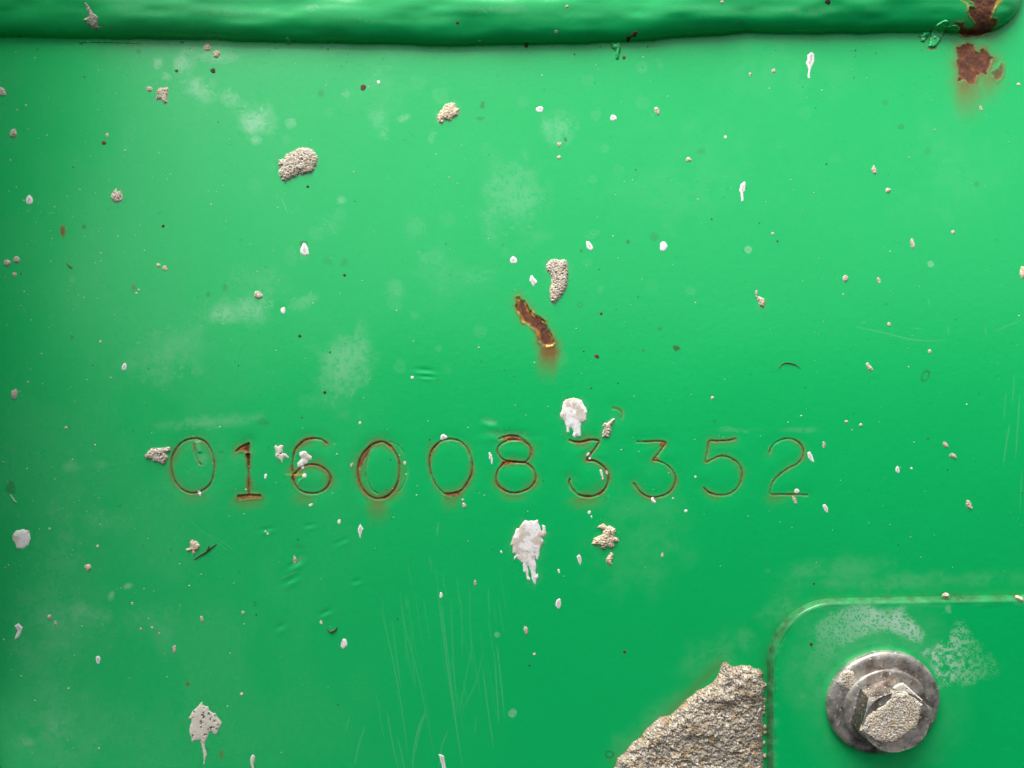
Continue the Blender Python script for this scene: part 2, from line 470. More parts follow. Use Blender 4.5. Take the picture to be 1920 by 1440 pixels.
flake(Z(*ZB, [(1660,310),(1720,330),(1770,400),(1760,420),(1700,360)]), 4, 1.0, 0.2, 0.5, 0, 0.4, 8, halo=3)
flake(Z(*ZB, [(365,735),(420,690),(450,700),(400,760),(385,830),(360,810)]), 3, 1.2, 0.3, 0.6, 0.3, 0.5, 9, halo=3)
flake(Z(*ZD, [(1340,640),(1405,645),(1370,700),(1330,690)]), 8, 1.0, 0.2, 0.6, 0, 0.4, 10, halo=2)
flake(Z(*ZD, [(1240,850),(1290,820),(1310,860),(1250,865)]), 8, 1.0, 0.2, 0.7, 0, 0.4, 11, halo=2)
flake(Z(*ZD, [(440,855),(490,835),(560,865),(470,868)]), 7, 1.0, 0.2, 0.1, 0, 0.4, 12, halo=3)
for a in ((438, 492, 930, 968, 0.75, 101), (548, 590, 925, 962, 0.42, 102), (690, 728, 934, 1000, 0.62, 103), (828, 860, 926, 970, 0.5, 104), (940, 985, 926, 948, 0.4, 105), (1066, 1130, 932, 968, 0.42, 106), (1330, 1352, 926, 948, 0.4, 107), (1436, 1470, 926, 958, 0.42, 108), (335, 392, 925, 960, 0.26, 109), (1200, 1245, 932, 950, 0.25, 112)):
    run(*a, edge=10)
# yellow scratch across the 6
sl = window(525, 880, 575, 905); x, y = PX1[sl], PY1[sl]
for pts, w_, a_ in ((Z(*ZB, [(260,735),(370,738),(430,745),(480,730),(510,760),(505,780)]), 0.7, 0.7),):
    d, t = seg_dist(x, y, catmull(pts)); primer[sl] = np.maximum(primer[sl], sstep(w_ + 1.2, 0.4, d) * a_ * sstep(0.0, 0.5, t + 0.25)); rust[sl] *= 1 - primer[sl]
# bright lifted flakes of paint beside the 0 and the 6
def lift(poly, hgt, hz, seed=0):
    sl = win_of(poly); x, y = PX1[sl], PY1[sl]
    d = poly_sdf(x, y, poly); m = sstep(-1.5, 3.0, d)
    H[sl] += hgt * m; haze[sl] = np.maximum(haze[sl], m * hz)
lift(Z(*ZA, [(775,275),(860,275),(880,430),(820,440),(785,360)]), 1.5, 0.10)
lift(Z(*ZB, [(430,880),(440,810),(500,790),(470,830),(450,890)]), 1.2, 0.22)

# gouge worn to rust, and the rust at the corner
ZG, ZR = (920, 470, 5.76), (1680, 0, 6.545)
GOUGE = Z(*ZG, [(285,515),(310,505),(330,530),(370,545),(385,590),(420,640),(455,645),(485,690),(490,710),(540,735),(595,770),(600,820),(640,880),(670,930),(690,990),(670,1020),(600,1035),(560,1010),(520,960),(510,890),(480,850),(430,800),(380,775),(345,765),(325,700),(290,650),(275,600),(290,560)])
parts_meta[lab_next] = ('rust_patch', 'slanting gouge worn to orange brown rust, yellow primer at its rim')
flake(GOUGE, lab_next, 3.0, 0.8, 0.62, 0.48, 2.2, 20, halo=5.5); lab_next += 1
for pl in ([(285,515),(312,505),(320,545),(292,548)], [(425,645),(455,645),(485,690),(475,715),(445,690)], [(590,1010),(640,1015),(690,1000),(665,1032),(600,1035)], [(545,745),(590,770),(560,775)], [(350,540),(372,545),(385,590),(372,580)]):
    pl = Z(*ZG, pl); sl = win_of(pl); d = poly_sdf(PX1[sl], PY1[sl], pl); m = sstep(-0.8, 0.8, d)
    primer[sl] = np.maximum(primer[sl], m); rust[sl] *= 1 - m; stain[sl] *= 1 - m
run(1008, 1048, 640, 735, 1.0, 120, lean=0)
run(1004, 1050, 636, 682, 0.9, 121)
CORNER = Z(*ZR, [(770,590),(880,555),(920,575),(960,620),(1010,635),(1070,615),(1110,640),(1150,690),(1185,710),(1150,750),(1130,830),(1110,900),(1050,910),(1000,950),(960,1000),(880,1000),(840,980),(760,1000),(770,930),(760,850),(755,780),(770,700)])
parts_meta[lab_next] = ('rust_patch', 'round brown rust patch below the end of the weld')
flake(CORNER, lab_next, 1.8, 0.5, 0.10, 0.0, 3.6, 30, halo=10)
flake(Z(*ZR, [(1228,870),(1275,850),(1292,780),(1312,850),(1300,930),(1250,1010),(1200,960),(1190,900)]), lab_next, 0.8, 0.8, 0.05, 0, 1.8, 31, 0.7, halo=5); lab_next += 1
run(1790, 1842, 145, 250, 0.80, 122); run(1830, 1882, 135, 215, 0.55, 123); run(1794, 1808, 140, 235, 0.5, 124, edge=8); run(1800, 1880, 60, 110, 0.35, 125)
BEADRUST = Z(*ZR, [(905,-160),(1190,-160),(1240,0),(1225,70),(1190,140),(1160,235),(1230,252),(1225,320),(1150,390),(1000,440),(860,455),(785,410),(770,335),(725,290),(790,300),(840,282),(820,335),(880,365),(960,345),(985,290),(955,225),(915,190),(890,140),(905,90),(985,90),(960,40),(900,10)])
parts_meta[lab_next] = ('rust_patch', 'rust bitten into the right end of the weld bead')
flake(BEADRUST, lab_next, 2.4, 0.8, 0.16, 0.15, 1.4, 32, halo=4); RUST_ON_BEAD = lab_next; lab_next += 1
for pl in ([(785,0),(885,35),(895,140),(930,200),(905,170),(878,90),(870,50)], [(1310,0),(1225,90),(1205,110),(1235,40),(1250,0)]):
    pl = Z(*ZR, pl); sl = win_of(pl); d = poly_sdf(PX1[sl], PY1[sl], pl); m = sstep(-1.2, 0.8, d)
    primer[sl] = np.maximum(primer[sl], m * 0.85); rust[sl] *= 1 - m
# small rust arc above the second 3, little rust dots
groove(catmull(Z(*ZD, [(760,222),(830,240),(870,285),(868,345)])), False, 0.55, 0, 1.0, 90)
for (cx, cy, rx, ry, a) in ((118, 433, 4, 8, 0.9), (352, 1283, 3, 3, 0.8), (251, 540, 3, 5, 0.5), (1747, 90, 9, 3, 0.8), (415, 1415, 3, 7, 0.5), (575, 822 + 5, 2, 2, 0.6)):
    sl = window(cx - 30, cy - 30, cx + 30, cy + 30); x, y = PX1[sl], PY1[sl]
    d = np.hypot((x - cx) / rx, (y - cy) / ry) + 0.7 * (fbm(x / 5, y / 5, 2, 33) - 0.5)
    stain[sl] = np.maximum(stain[sl], sstep(1.9, 0.5, d) * a)

# pale scuffs, chalk and dust on the paint ---------------------------------------
SCUFFS = []
def scuff(cx, cy, rx, ry, amt, ang=0, scale=12, seed=0, thr=0.45):
    R = max(rx, ry) * 1.3
    sl = window(cx - R, cy - R, cx + R, cy + R); x, y = PX1[sl], PY1[sl]
    c, s_ = math.cos(math.radians(ang)), math.sin(math.radians(ang))
    u, v = ((x - cx) * c + (y - cy) * s_) / rx, (-(x - cx) * s_ + (y - cy) * c) / ry
    d = np.hypot(u, v) + 1.5 * (fbm(x / 34, y / 34, 4, seed + 5) - 0.5)
    wx, wy = x + 9 * fbm(x / 14, y / 14, 2, seed + 8), y + 9 * fbm(x / 14, y / 14, 2, seed + 9)
    n = 0.6 * fbm(wx / scale, wy / scale, 5, seed, 0.62) + 0.4 * (1 - 2 * np.abs(fbm(wx / (scale * 0.7), wy / (scale * 0.7), 4, seed + 2) - 0.5))
    m = sstep(1.35, 0.0, d) ** 1.3 * (0.30 + 0.70 * sstep(thr - 0.02, thr + 0.24, n)) * amt * 1.25
    haze[sl] = np.maximum(haze[sl], m)
    if amt >= 0.10 and rx * ry > 60: SCUFFS.append((cx, cy, rx, ry, amt, ang))
for i, a in enumerate([(960,375,75,80,.13,0,9), (640,690,52,85,.20,15,7), (455,578,70,34,.24,-12,9), (420,590,50,22,.30,-10,6), (478,220,38,34,.34,20,9), (372,165,42,24,.28,25,8), (350,118,22,28,.22,0,8),
    (400,105,60,16,.20,8,8), (296,118,10,14,.30,0,6), (340,118,12,16,.32,30,6), (312,142,9,8,.25,0,6), (1045,240,28,34,.17,40,10), (1055,240,10,12,.22,0,6), (1025,238,14,20,.16,0,6), (310,660,70,60,.12,0,8), (330,640,60,40,.10,0,6),
    (410,790,125,13,.14,-5,14), (120,1010,60,90,.07,0,14), (90,1180,60,100,.10,0,14), (160,1150,40,30,.16,0,9), (280,1170,60,40,.09,0,9), (110,1360,90,70,.09,0,12), (50,1390,20,10,.22,10,8), (100,1362,14,14,.16,0,7),
    (240,1098,9,5,.40,-25,5), (210,1115,5,10,.30,20,5), (700,160,60,60,.05,0,14), (757,220,14,7,.22,-15,6), (710,218,26,26,.10,0,20), (720,250,12,16,.10,0,12), (650,177,10,10,.14,0,9), (810,255,8,22,.12,10,9),
    (620,425,22,22,.10,0,9), (795,482,20,20,.13,0,12), (780,425,24,26,.07,0,12), (570,565,40,14,.16,-20,6), (830,510,40,60,.07,0,9), (740,545,20,20,.09,0,9), (480,520,60,30,.07,0,9), (1110,440,18,8,.10,-20,6),
    (880,520,60,40,.06,0,10), (560,1050,12,5,.16,-30,5), (380,860,14,10,.14,0,6), (130,875,22,12,.14,0,7), (190,870,16,8,.08,0,7), (640,375,10,8,.2,0,5), (545,230,10,9,.22,0,6), (430,185,22,20,.2,30,8), (480,262,10,12,.25,0,6),
    (1480,130,160,60,.03,0,30), (1300,330,200,120,.03,0,30), (1780,300,120,140,.03,0,30), (200,980,70,30,.05,0,9), (1560,1070,120,26,.09,-6,30), (1700,1090,230,18,.09,-2,30), (1470,1130,40,60,.09,40,20), (1240,1340,80,26,.08,-38,22), (1330,1230,70,40,.06,-30,22), (1400,1210,40,40,.07,0,20), (1180,1390,40,40,.06,-40,14),
    (1200,1010,90,110,.05,0,30), (960,812,40,6,.16,0,18), (1375,806,40,6,.10,0,12), (1500,806,40,6,.09,0,12), (920,790,14,5,.14,10,8), (930,16,70,9,.12,0,12), (420,22,110,9,.08,2,14), (1480,20,160,10,.07,0,14), (700,40,90,8,.05,0,12), (585,14,12,7,.14,0,8), (1300,14,60,7,.06,0,10)]):
    scuff(a[0], a[1], a[2], a[3], a[4], a[5], a[6], 200 + i * 3)
# water spots: faint pale discs
rng = np.random.default_rng(4)
for i in range(55):
    cx, cy = rng.uniform(380, 1300), rng.uniform(110, 720)
    if rng.random() < 0.3: cx, cy = rng.uniform(40, 1900), rng.uniform(100, 1400)
    r = rng.uniform(4, 15); am = rng.uniform(0.02, 0.06)
    sl = window(cx - 20, cy - 20, cx + 20, cy + 20); x, y = PX1[sl], PY1[sl]
    d = np.hypot(x - cx, (y - cy) * rng.uniform(0.8, 1.1)) / r + 0.7 * (fbm(x / 11, y / 11, 3, i) - 0.5)
    m = sstep(1.12, 0.86, d) * am * (0.6 + 0.5 * fbm(x / 5, y / 5, 2, i + 3))
    haze[sl] = np.maximum(haze[sl], m)
for (cx, cy, r) in ((932,1190,5), (962,1336,7), (1403,468,7), (1745,495,6), (960,1338,7)):
    sl = window(cx - 12, cy - 12, cx + 12, cy + 12); x, y = PX1[sl], PY1[sl]
    haze[sl] = np.maximum(haze[sl], sstep(r + 1, r - 1.2, np.hypot(x - cx, y - cy)) * 0.30 * (0.5 + fbm(x / 3, y / 3, 2, 9)))
# scratches
def scratch(pts, amt, w=1.0):
    pts = catmull(pts, False, 3)
    sl = win_of(pts, 4); d, t = seg_dist(PX1[sl], PY1[sl], pts)
    fade = sstep(0, 0.25, t) * sstep(1.0, 0.7, t)
    haze[sl] = np.maximum(haze[sl], sstep(w + 0.9, 0.1, d) * amt * 0.5 * (0.35 + 0.65 * fade))
for pts, a in [([(820,1105),(831,1190),(842,1275),(856,1365),(868,1442)], .26), ([(826,1120),(836,1200),(847,1290),(858,1372)], .22), ([(715,1145),(735,1230),(752,1320),(765,1420)], .2), ([(735,1160),(743,1230),(752,1290)], .18), ([(750,1110),(760,1180),(785,1270),(815,1420)], .16),
    ([(932,1210),(938,1265),(946,1345)], .26), ([(927,1225),(933,1320),(935,1355)], .22), ([(797,1333),(783,1370),(776,1410),(773,1445)], .3), ([(800,1330),(786,1372),(779,1412)], .24), ([(840,1370),(828,1400),(824,1440)], .22), ([(725,1330),(735,1390),(748,1445)], .2), ([(745,1380),(752,1410),(758,1442)], .2),
    ([(885,1210),(870,1290),(862,1330)], .14), ([(905,1225),(892,1280),(868,1330)], .14), ([(845,1120),(850,1240),(858,1340)], .16), ([(880,1100),(882,1180),(886,1270)], .12), ([(915,1100),(918,1160)], .14), ([(905,1250),(915,1330),(926,1405)], .2), ([(685,1360),(672,1400),(664,1440)], .26), ([(655,1345),(648,1372)], .2), ([(770,1180),(776,1260),(780,1290)], .12), ([(758,1180),(764,1250)], .12), ([(865,1130),(867,1230)], .12), ([(893,1340),(890,1380)], .12), ([(822,980),(819,1005)], .3), ([(806,1045),(810,1070)], .16), ([(760,1120),(764,1140)], .2),
    ([(1605,613),(1650,622),(1700,635),(1735,639),(1770,638)], .26), ([(1612,605),(1625,604)], .22), ([(1710,616),(1728,616)], .2), ([(1778,610),(1778,628)], .2), ([(1848,612),(1848,628)], .2), ([(1862,622),(1890,610),(1915,600)], .18), ([(1740,560),(1743,575)], .2), ([(1893,795),(1887,830),(1881,872)], .26), ([(1912,740),(1908,800),(1904,860)], .22), ([(1902,700),(1898,760)], .16), ([(1886,735),(1882,790)], .14), ([(1916,880),(1912,960)], .16),
    ([(525,1085),(560,1070)], .2), ([(527,370),(533,385),(540,402)], .22), ([(125,978),(138,998)], .22), ([(345,965),(385,1000),(440,1042)], .1), ([(360,990),(410,1012),(455,1045)], .09)]:
    scratch(pts, a)
rs = np.random.default_rng(77)
for (cx, cy, rx, ry, amt, ang) in SCUFFS:          # the scuffs are made of little scrapes
    main = rs.uniform(-40, 40) + ang
    for k in range(int(min(6 + rx * ry / 110, 34))):
        r_, a_ = math.sqrt(rs.random()) * 0.85, rs.uniform(0, 6.283)
        c, s_ = math.cos(math.radians(ang)), math.sin(math.radians(ang))
        u, v = rx * r_ * math.cos(a_), ry * r_ * math.sin(a_)
        px_, py_ = cx + u * c - v * s_, cy + u * s_ + v * c
        th = math.radians(main + rs.normal(0, 28)); L = rs.uniform(3, 15); b_ = rs.normal(0, 0.18) * L
        scratch([(px_ - L / 2 * math.cos(th), py_ - L / 2 * math.sin(th)), (px_ - b_ * math.sin(th), py_ + b_ * math.cos(th)), (px_ + L / 2 * math.cos(th), py_ + L / 2 * math.sin(th))], amt * rs.uniform(1.0, 2.6), rs.uniform(0.5, 2.0))
for i in range(26):     # faint brush marks in the scratched field
    x0 = rng.uniform(700, 950); y0 = rng.uniform(1040, 1300); L = rng.uniform(40, 150)
    scratch([(x0, y0), (x0 + L * 0.07, y0 + L * 0.5), (x0 + L * 0.16, y0 + L)], rng.uniform(0.05, 0.12), 0.7)
# pressed dents
for (cx, cy, L, w, a, dp) in ((553,1057,15,5,-28,2.0), (545,1087,15,5,-28,1.6), (610,1148,12,4,-25,1.6), (500,992,12,4,-10,1.4), (525,1175,10,5,-30,1.4), (797,694,16,4,5,1.8), (800,706,14,3,3,1.4), (918,790,14,5,10,1.3), (668,1090,9,4,-15,1.2), (955,815,42,6,2,1.6), (1380,1370,10,5,0,.8), (640,1015,14,4,-25,1.0), (580,985,12,4,-10,1.0), (700,222,30,24,0,.5)):
    sl = window(cx - 30, cy - 30, cx + 30, cy + 30); x, y = PX1[sl], PY1[sl]
    c, s_ = math.cos(math.radians(a)), math.sin(math.radians(a))
    u, v = ((x - cx) * c + (y - cy) * s_) / L, (-(x - cx) * s_ + (y - cy) * c) / w
    dp *= 0.45; H[sl] -= dp * np.exp(-(u * u + v * v))
    H[sl] += 0.6 * dp * np.exp(-(u * u + (v - 1.7) ** 2))
# grime specks lodged in the crevice of the weld and little dark smears
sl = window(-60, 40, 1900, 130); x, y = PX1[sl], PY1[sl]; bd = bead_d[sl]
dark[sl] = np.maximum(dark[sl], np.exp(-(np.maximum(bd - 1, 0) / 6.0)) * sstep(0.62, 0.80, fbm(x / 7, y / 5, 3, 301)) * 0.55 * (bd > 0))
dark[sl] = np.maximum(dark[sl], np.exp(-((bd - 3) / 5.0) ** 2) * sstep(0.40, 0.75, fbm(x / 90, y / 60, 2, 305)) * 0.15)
for i, (cx, cy, rx, ry, a) in enumerate([(1268,653,7,6,.8), (1206,657,3,3,.5), (1238,617,5,4,.35), (390,551,4,6,.35), (423,538,4,6,.3), (602,175,6,8,.3), (260,97,5,6,.35), (158,425,5,4,.5), (135,633,3,4,.4), (905,197,5,8,.45), (900,222,8,4,.4), (1227,445,9,9,.2), (1177,454,4,4,.5), (1090,470,3,4,.5), (1340,790,4,4,.3), (1775,832,5,5,.2), (495,792,12,8,.2), (20,915,10,14,.35), (570,470 - 12,8,8,.4), (415,847,6,3,.3), (646,492,9,9,.22), (615,490,9,9,.15), (1315,283,9,6,.2), (1690,238,5,5,.25), (1740,283,8,10,.15), (1060,262,3,5,.7), (320,1030,3,3,.4), (560,1025,14,5,.15), (1390,45,9,6,.2)]):
    sl = window(cx - 20, cy - 20, cx + 20, cy + 20); x, y = PX1[sl], PY1[sl]
    d = np.hypot((x - cx) / rx, (y - cy) / ry) + 0.9 * (fbm(x / 4, y / 4, 2, 310 + i) - 0.5)
    dark[sl] = np.maximum(dark[sl], sstep(1.05, 0.7, d) * a)
for (cx, cy, rx, ry, a, an) in [(1660,192,3.5,3.8,.7,0), (1735,705,6,10,.6,25), (1143,1415,7,6,.7,10), (478,1133,2.5,3,.7,0), (1087,572,5,4,.5,0), (1832,345,3,3.5,.6,0), (422,539,4,6,.35,0), (575,470,4,4,.2,0), (1135,935,3,3,.5,0), (822,715,3,3,.4,0), (1690,238,5,4,.4,0), (1150,790,3,3,.2,0)]:
    sl = window(cx - 15, cy - 15, cx + 15, cy + 15); x, y = PX1[sl], PY1[sl]
    c, s_ = math.cos(math.radians(an)), math.sin(math.radians(an))
    d = np.hypot(((x - cx) * c + (y - cy) * s_) / rx, (-(x - cx) * s_ + (y - cy) * c) / ry)
    dark[sl] = np.maximum(dark[sl], sstep(0.30, 0.05, np.abs(d - 1)) * a)
sl = infr; x, y = PX1[sl], PY1[sl]
# dusty film left by rain round the mortar lump and general fine dirt
chalk = sstep(1050, 150, x) * (0.45 + 0.55 * sstep(350, 1250, y)) + 0.12 * sstep(700, 200, y)
chalk *= 0.60 + 0.6 * sstep(0.36, 0.66, fbm(x / 130, y / 170, 4, 330, 0.6))
chalk *= 0.55 + 0.75 * fbm(x / 7, y / 10, 4, 334, 0.65)
haze[sl] += 0.068 * chalk + 0.004

lump_d, _ = seg_dist(x, y, [(1160,1430),(1250,1340),(1350,1245)])
stain[sl] = np.maximum(stain[sl], 0.35 * np.exp(-lump_d / 9) * (bead_d[sl] > 40))

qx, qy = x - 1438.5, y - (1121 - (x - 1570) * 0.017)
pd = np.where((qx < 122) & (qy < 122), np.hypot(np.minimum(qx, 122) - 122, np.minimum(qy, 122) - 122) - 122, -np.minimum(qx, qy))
dark[sl] = np.maximum(dark[sl], np.exp(-np.maximum(pd, 0) / 10.0) * np.clip(0.2 + 0.7 * fbm(x / 18, y / 18, 3, 340), 0, 1) * 0.55)  # contact shade round the plate painted in, together with crevice grime
BIG = [
 ('mortar_splash', 'largest grainy beige mortar dab, upper left of the panel', Z(500,260,16,[(350,620),(540,610),(550,490),(680,430),(860,340),(1000,270),(1240,280),(1360,330),(1440,410),(1540,540),(1520,680),(1490,790),(1400,850),(1440,900),(1360,1010),(1130,1060),(1110,1110),(980,1070),(870,1150),(760,1170),(700,1220),(590,1270),(470,1260),(450,1200),(380,1110),(350,960),(440,860),(340,790),(380,720)]), 'mortar', 9),
 ('mortar_splash', 'pale tan mortar dab above the centre, notched at its lower left', Z(790,170,18,[(530,790),(600,790),(620,690),(700,640),(770,500),(820,455),(960,430),(1010,400),(1120,410),(1170,470),(1180,580),(1260,610),(1265,660),(1240,740),(1260,790),(1200,850),(1100,880),(1020,980),(920,1030),(880,990),(760,980),(730,1100),(700,1110),(570,1060),(530,970),(540,920),(560,860)]), 'tan', 6),
 ('mortar_splash', 'tall sock shaped mortar dab right above the rust gouge', Z(920,470,5.76,[(600,150),(630,110),(690,85),(730,105),(800,95),(825,115),(835,200),(830,270),(825,340),(815,400),(790,450),(760,500),(720,545),(680,570),(650,545),(640,480),(635,420),(655,370),(655,300),(640,250),(610,215)]), 'mortar', 7),
 ('mortar_splash', 'pale mortar lump touching the left side of the first 0', Z(*ZA,[(85,480),(130,420),(180,375),(250,370),(350,365),(430,355),(440,400),(400,440),(360,435),(410,480),(400,530),(370,580),(330,600),(280,570),(210,560),(180,525),(100,515)]), 'mortar', 7),
 ('mortar_splash', 'grey flake of mortar stuck on the weld bead at the upper left', Z(0,0,3,[(478,15),(495,30),(520,70),(550,95),(548,150),(575,155),(520,168),(500,140),(470,110),(500,95),(490,50)]), 'grey', 4),
 ('mortar_splash', 'small angular mortar dab left of the largest dab near the upper left', Z(0,0,3,[(880,510),(905,492),(948,492),(940,540),(942,575),(925,585),(905,560),(878,560),(885,535)]), 'mortar', 5),
 ('lime_splash', 'thin smeared beige splash at the lower left with one long drip', Z(320,1290,9.6,[(480,340),(570,235),(575,310),(640,330),(680,330),(690,400),(760,450),(810,450),(830,510),(870,560),(920,610),(925,650),(890,700),(850,760),(830,840),(770,820),(740,780),(690,790),(670,870),(640,930),(620,980),(615,1060),(640,1140),(650,1200),(625,1290),(610,1380),(590,1370),(595,1260),(580,1120),(560,1020),(540,970),(540,940),(440,950),(380,970),(375,900),(345,830),(340,760),(345,690),(370,640),(375,560),(320,545),(350,500),(400,410)]), 'smear', 3.2),
 ('lime_splash', 'largest white splash below the 8, running down in two drips', Z(930,960,7.68,[(385,150),(415,115),(470,130),(490,125),(560,125),(605,110),(610,160),(630,200),(650,270),(670,270),(665,180),(710,200),(715,270),(725,310),(700,360),(660,365),(685,420),(660,480),(630,540),(620,640),(600,690),(575,680),(565,600),(560,680),(580,760),(570,850),(580,910),(605,870),(610,940),(580,980),(570,1055),(545,1030),(515,960),(500,850),(475,790),(445,760),(470,870),(470,920),(495,970),(480,990),(445,970),(430,880),(395,860),(385,740),(330,690),(300,660),(260,690),(260,650),(290,610),(240,590),(240,500),(230,480),(200,480),(220,430),(240,360),(270,310),(290,240),(330,235)]), 'white', 3.5),
 ('lime_splash', 'white splash just above the first 3, with two short drips', Z(*ZD,[(170,150),(200,120),(290,100),(390,130),(410,180),(440,220),(455,270),(440,310),(440,370),(400,395),(380,400),(375,470),(380,560),(350,575),(330,560),(300,585),(275,550),(295,510),(270,460),(240,470),(240,520),(210,520),(205,450),(180,380),(135,335),(125,295),(150,250),(160,190)]), 'white', 3.8),
 ('lime_splash', 'white round splash at the far left, level below the number', Z(0,960,3,[(70,130),(90,105),(130,97),(165,105),(173,150),(160,185),(130,207),(95,205),(85,175),(70,155)]), 'white', 3),
 ('lime_splash', 'bright white lobed splash inside the 6', Z(*ZB,[(455,430),(500,410),(540,410),(570,450),(630,490),(630,530),(575,545),(560,590),(520,600),(510,650),(490,660),(460,630),(430,640),(425,580),(460,540),(500,510),(455,480)]), 'white', 3.2),
 ('lime_splash', 'ragged beige splash between the 1 and the 6', Z(*ZB,[(100,350),(130,325),(150,350),(190,330),(235,335),(220,390),(225,440),(270,450),(315,500),(300,520),(245,490),(230,530),(215,580),(190,540),(150,510),(115,480),(125,440),(120,390)]), 'smear', 2.8),
 ('mortar_splash', 'small slanted mortar dab above the first 3 beside the white splash', Z(*ZD,[(790,350),(770,390),(740,440),(740,520),(710,575),(635,570),(640,520),(650,470),(640,430),(660,405),(700,405),(750,360)]), 'mortar', 4.5),
 ('mortar_crumb', 'tan crumb cluster right of the largest white splash', Z(930,960,7.68,[(1465,220),(1500,180),(1540,165),(1580,190),(1600,210),(1640,205),(1710,240),(1720,280),(1700,340),(1720,365),(1760,370),(1765,420),(1740,440),(1710,430),(1690,460),(1705,490),(1670,525),(1640,510),(1600,490),(1570,520),(1550,540),(1520,520),(1500,500),(1460,470),(1430,480),(1400,460),(1375,460),(1400,420),(1410,370),(1450,360),(1500,340),(1540,320),(1540,260),(1510,240)]), 'tan', 6),
 ('mortar_crumb', 'little tan crumb right under the tan crumb cluster', Z(930,960,7.68,[(1590,670),(1610,640),(1640,600),(1660,580),(1685,610),(1680,680),(1660,720),(1670,750),(1650,770),(1610,740),(1590,720)]), 'tan', 4),
 ('lime_drip', 'white teardrop with a thin tail at the upper right', Z(1280,0,3,[(725,292),(740,305),(740,345),(722,385),(715,410),(717,440),(705,442),(703,420),(708,390),(692,352),(703,335),(700,310)]), 'dish', 2.4),
 ('lime_drip', 'narrow pale drip below and left of the white teardrop, upper right', Z(1280,0,3,[(348,1018),(355,1030),(350,1075),(340,1085),(343,1130),(330,1135),(327,1090),(318,1070),(325,1040)]), 'dish', 2.4),
 ('lime_drip', 'pale drip with a pointed top under the largest mortar dab', Z(0,0,3,[(1705,1365),(1718,1368),(1735,1400),(1738,1430),(1715,1440),(1690,1425),(1688,1405)]), 'dish', 2.6),
 ('lime_drip', 'white scrap with a grey bubble left of the sock shaped dab', Z(920,470,5.76,[(430,270),(450,262),(470,300),(505,330),(500,350),(475,370),(468,390),(455,385),(440,350),(420,325),(425,295)]), 'dish', 2.4),
 ('lime_drip', 'small white wedge on the foot of the first 0', Z(*ZA,[(808,965),(842,955),(868,990),(857,1042),(835,1010)]), 'white', 2.2),
 ('lime_drip', 'rounded white dot sitting on top of the 0 before the 8', Z(*ZC,[(490,190),(530,170),(580,210),(580,240),(510,265),(485,255)]), 'dish', 2.4),
 ('lime_drip', 'thin white sliver left of the 8', Z(*ZC,[(1150,430),(1170,425),(1200,470),(1210,520),(1205,600),(1190,590),(1185,540),(1155,520),(1160,480)]), 'dish', 1.8),
 ('lime_drip', 'thin white sliver in the bowl of the first 3', Z(*ZD,[(600,970),(625,960),(640,1000),(652,1070),(640,1077),(620,1030)]), 'dish', 1.6),
 ('lime_drip', 'hooked white crumb on the foot of the second 3', Z(*ZD,[(1225,1295),(1250,1285),(1255,1320),(1280,1345),(1275,1368),(1240,1360),(1220,1330)]), 'white', 2.4),
 ('mortar_crumb', 'two part pale crumb with a thin top, below the narrow pale drip', Z(1280,480,3,[(410,195),(420,195),(422,225),(455,240),(462,265),(455,285),(435,285),(425,255),(412,230)]), 'mortar', 3.5),
 ('lime_drip', 'pale pointed drop at the right side of the 2', Z(1280,480,3,[(700,1105),(715,1100),(728,1120),(742,1162),(730,1160),(705,1135)]), 'dish', 2.4),
 ('mortar_crumb', 'star shaped tan crumb below the first 0 beside the brown twig', Z(0,960,3,[(1045,210),(1070,200),(1068,170),(1085,155),(1105,165),(1125,185),(1120,210),(1100,215),(1095,240),(1085,240),(1080,215),(1055,222)]), 'tan', 3.5),
 ('lime_drip', 'comma shaped pale drip at the far left near the bottom', Z(0,960,3,[(80,640),(105,625),(128,650),(118,680),(105,705),(80,718),(90,690),(100,670)]), 'dish', 2.4),
 ('lime_drip', 'pale drip cut by the bottom edge right of the smeared beige splash', Z(320,1290,9.6,[(1450,1220),(1480,1195),(1520,1230),(1515,1290),(1490,1370),(1510,1480),(1470,1480),(1440,1360),(1430,1290)]), 'smear', 2.6),
 ('lime_drip', 'pale drop with a fine tail below the struck twice 0', Z(640,960,3,[(105,65),(125,95),(112,130),(107,152),(97,120),(92,95)]), 'dish', 2.0),
 ('lime_drip', 'pale drip at the bottom edge among the scratches', Z(640,960,3,[(545,1360),(577,1370),(590,1450),(572,1460),(558,1400)]), 'dish', 2.0),
 ('lime_drip', 'pointed pale drop between the largest white splash and the tan crumb cluster', Z(930,960,7.68,[(1160,640),(1200,610),(1225,640),(1232,720),(1216,777),(1185,720)]), 'dish', 2.2),
 ('mortar_crumb', 'spiky round mortar crumb left of the largest mortar dab', [(208,366),(213,358),(218,354),(220,360),(227,357),(230,366),(229,377),(223,379),(220,381),(213,378),(208,372)], 'mortar', 4.5),
]
for q, (nm_, lb_, poly_, kind_, hm_) in enumerate(BIG):       # dust and dirt that washed out round each splash
    if kind_ not in ('mortar', 'tan', 'grey', 'white', 'smear'): continue
    s2 = win_of(poly_, 20); x2, y2 = PX1[s2], PY1[s2]
    d2_ = -poly_sdf(x2, y2, poly_)
    nn_ = fbm(x2 / 5, y2 / 5, 3, 600 + q)
    haze[s2] = np.maximum(haze[s2], np.exp(-np.maximum(d2_, 0) / 6.0) * 0.16 * nn_ * sstep(0.35, 0.6, fbm(x2 / 22, y2 / 22, 2, 640 + q)))
    dark[s2] = np.maximum(dark[s2], np.exp(-np.maximum(d2_ - 1, 0) / 4.5) * sstep(0.60, 0.72, nn_) * 0.40)
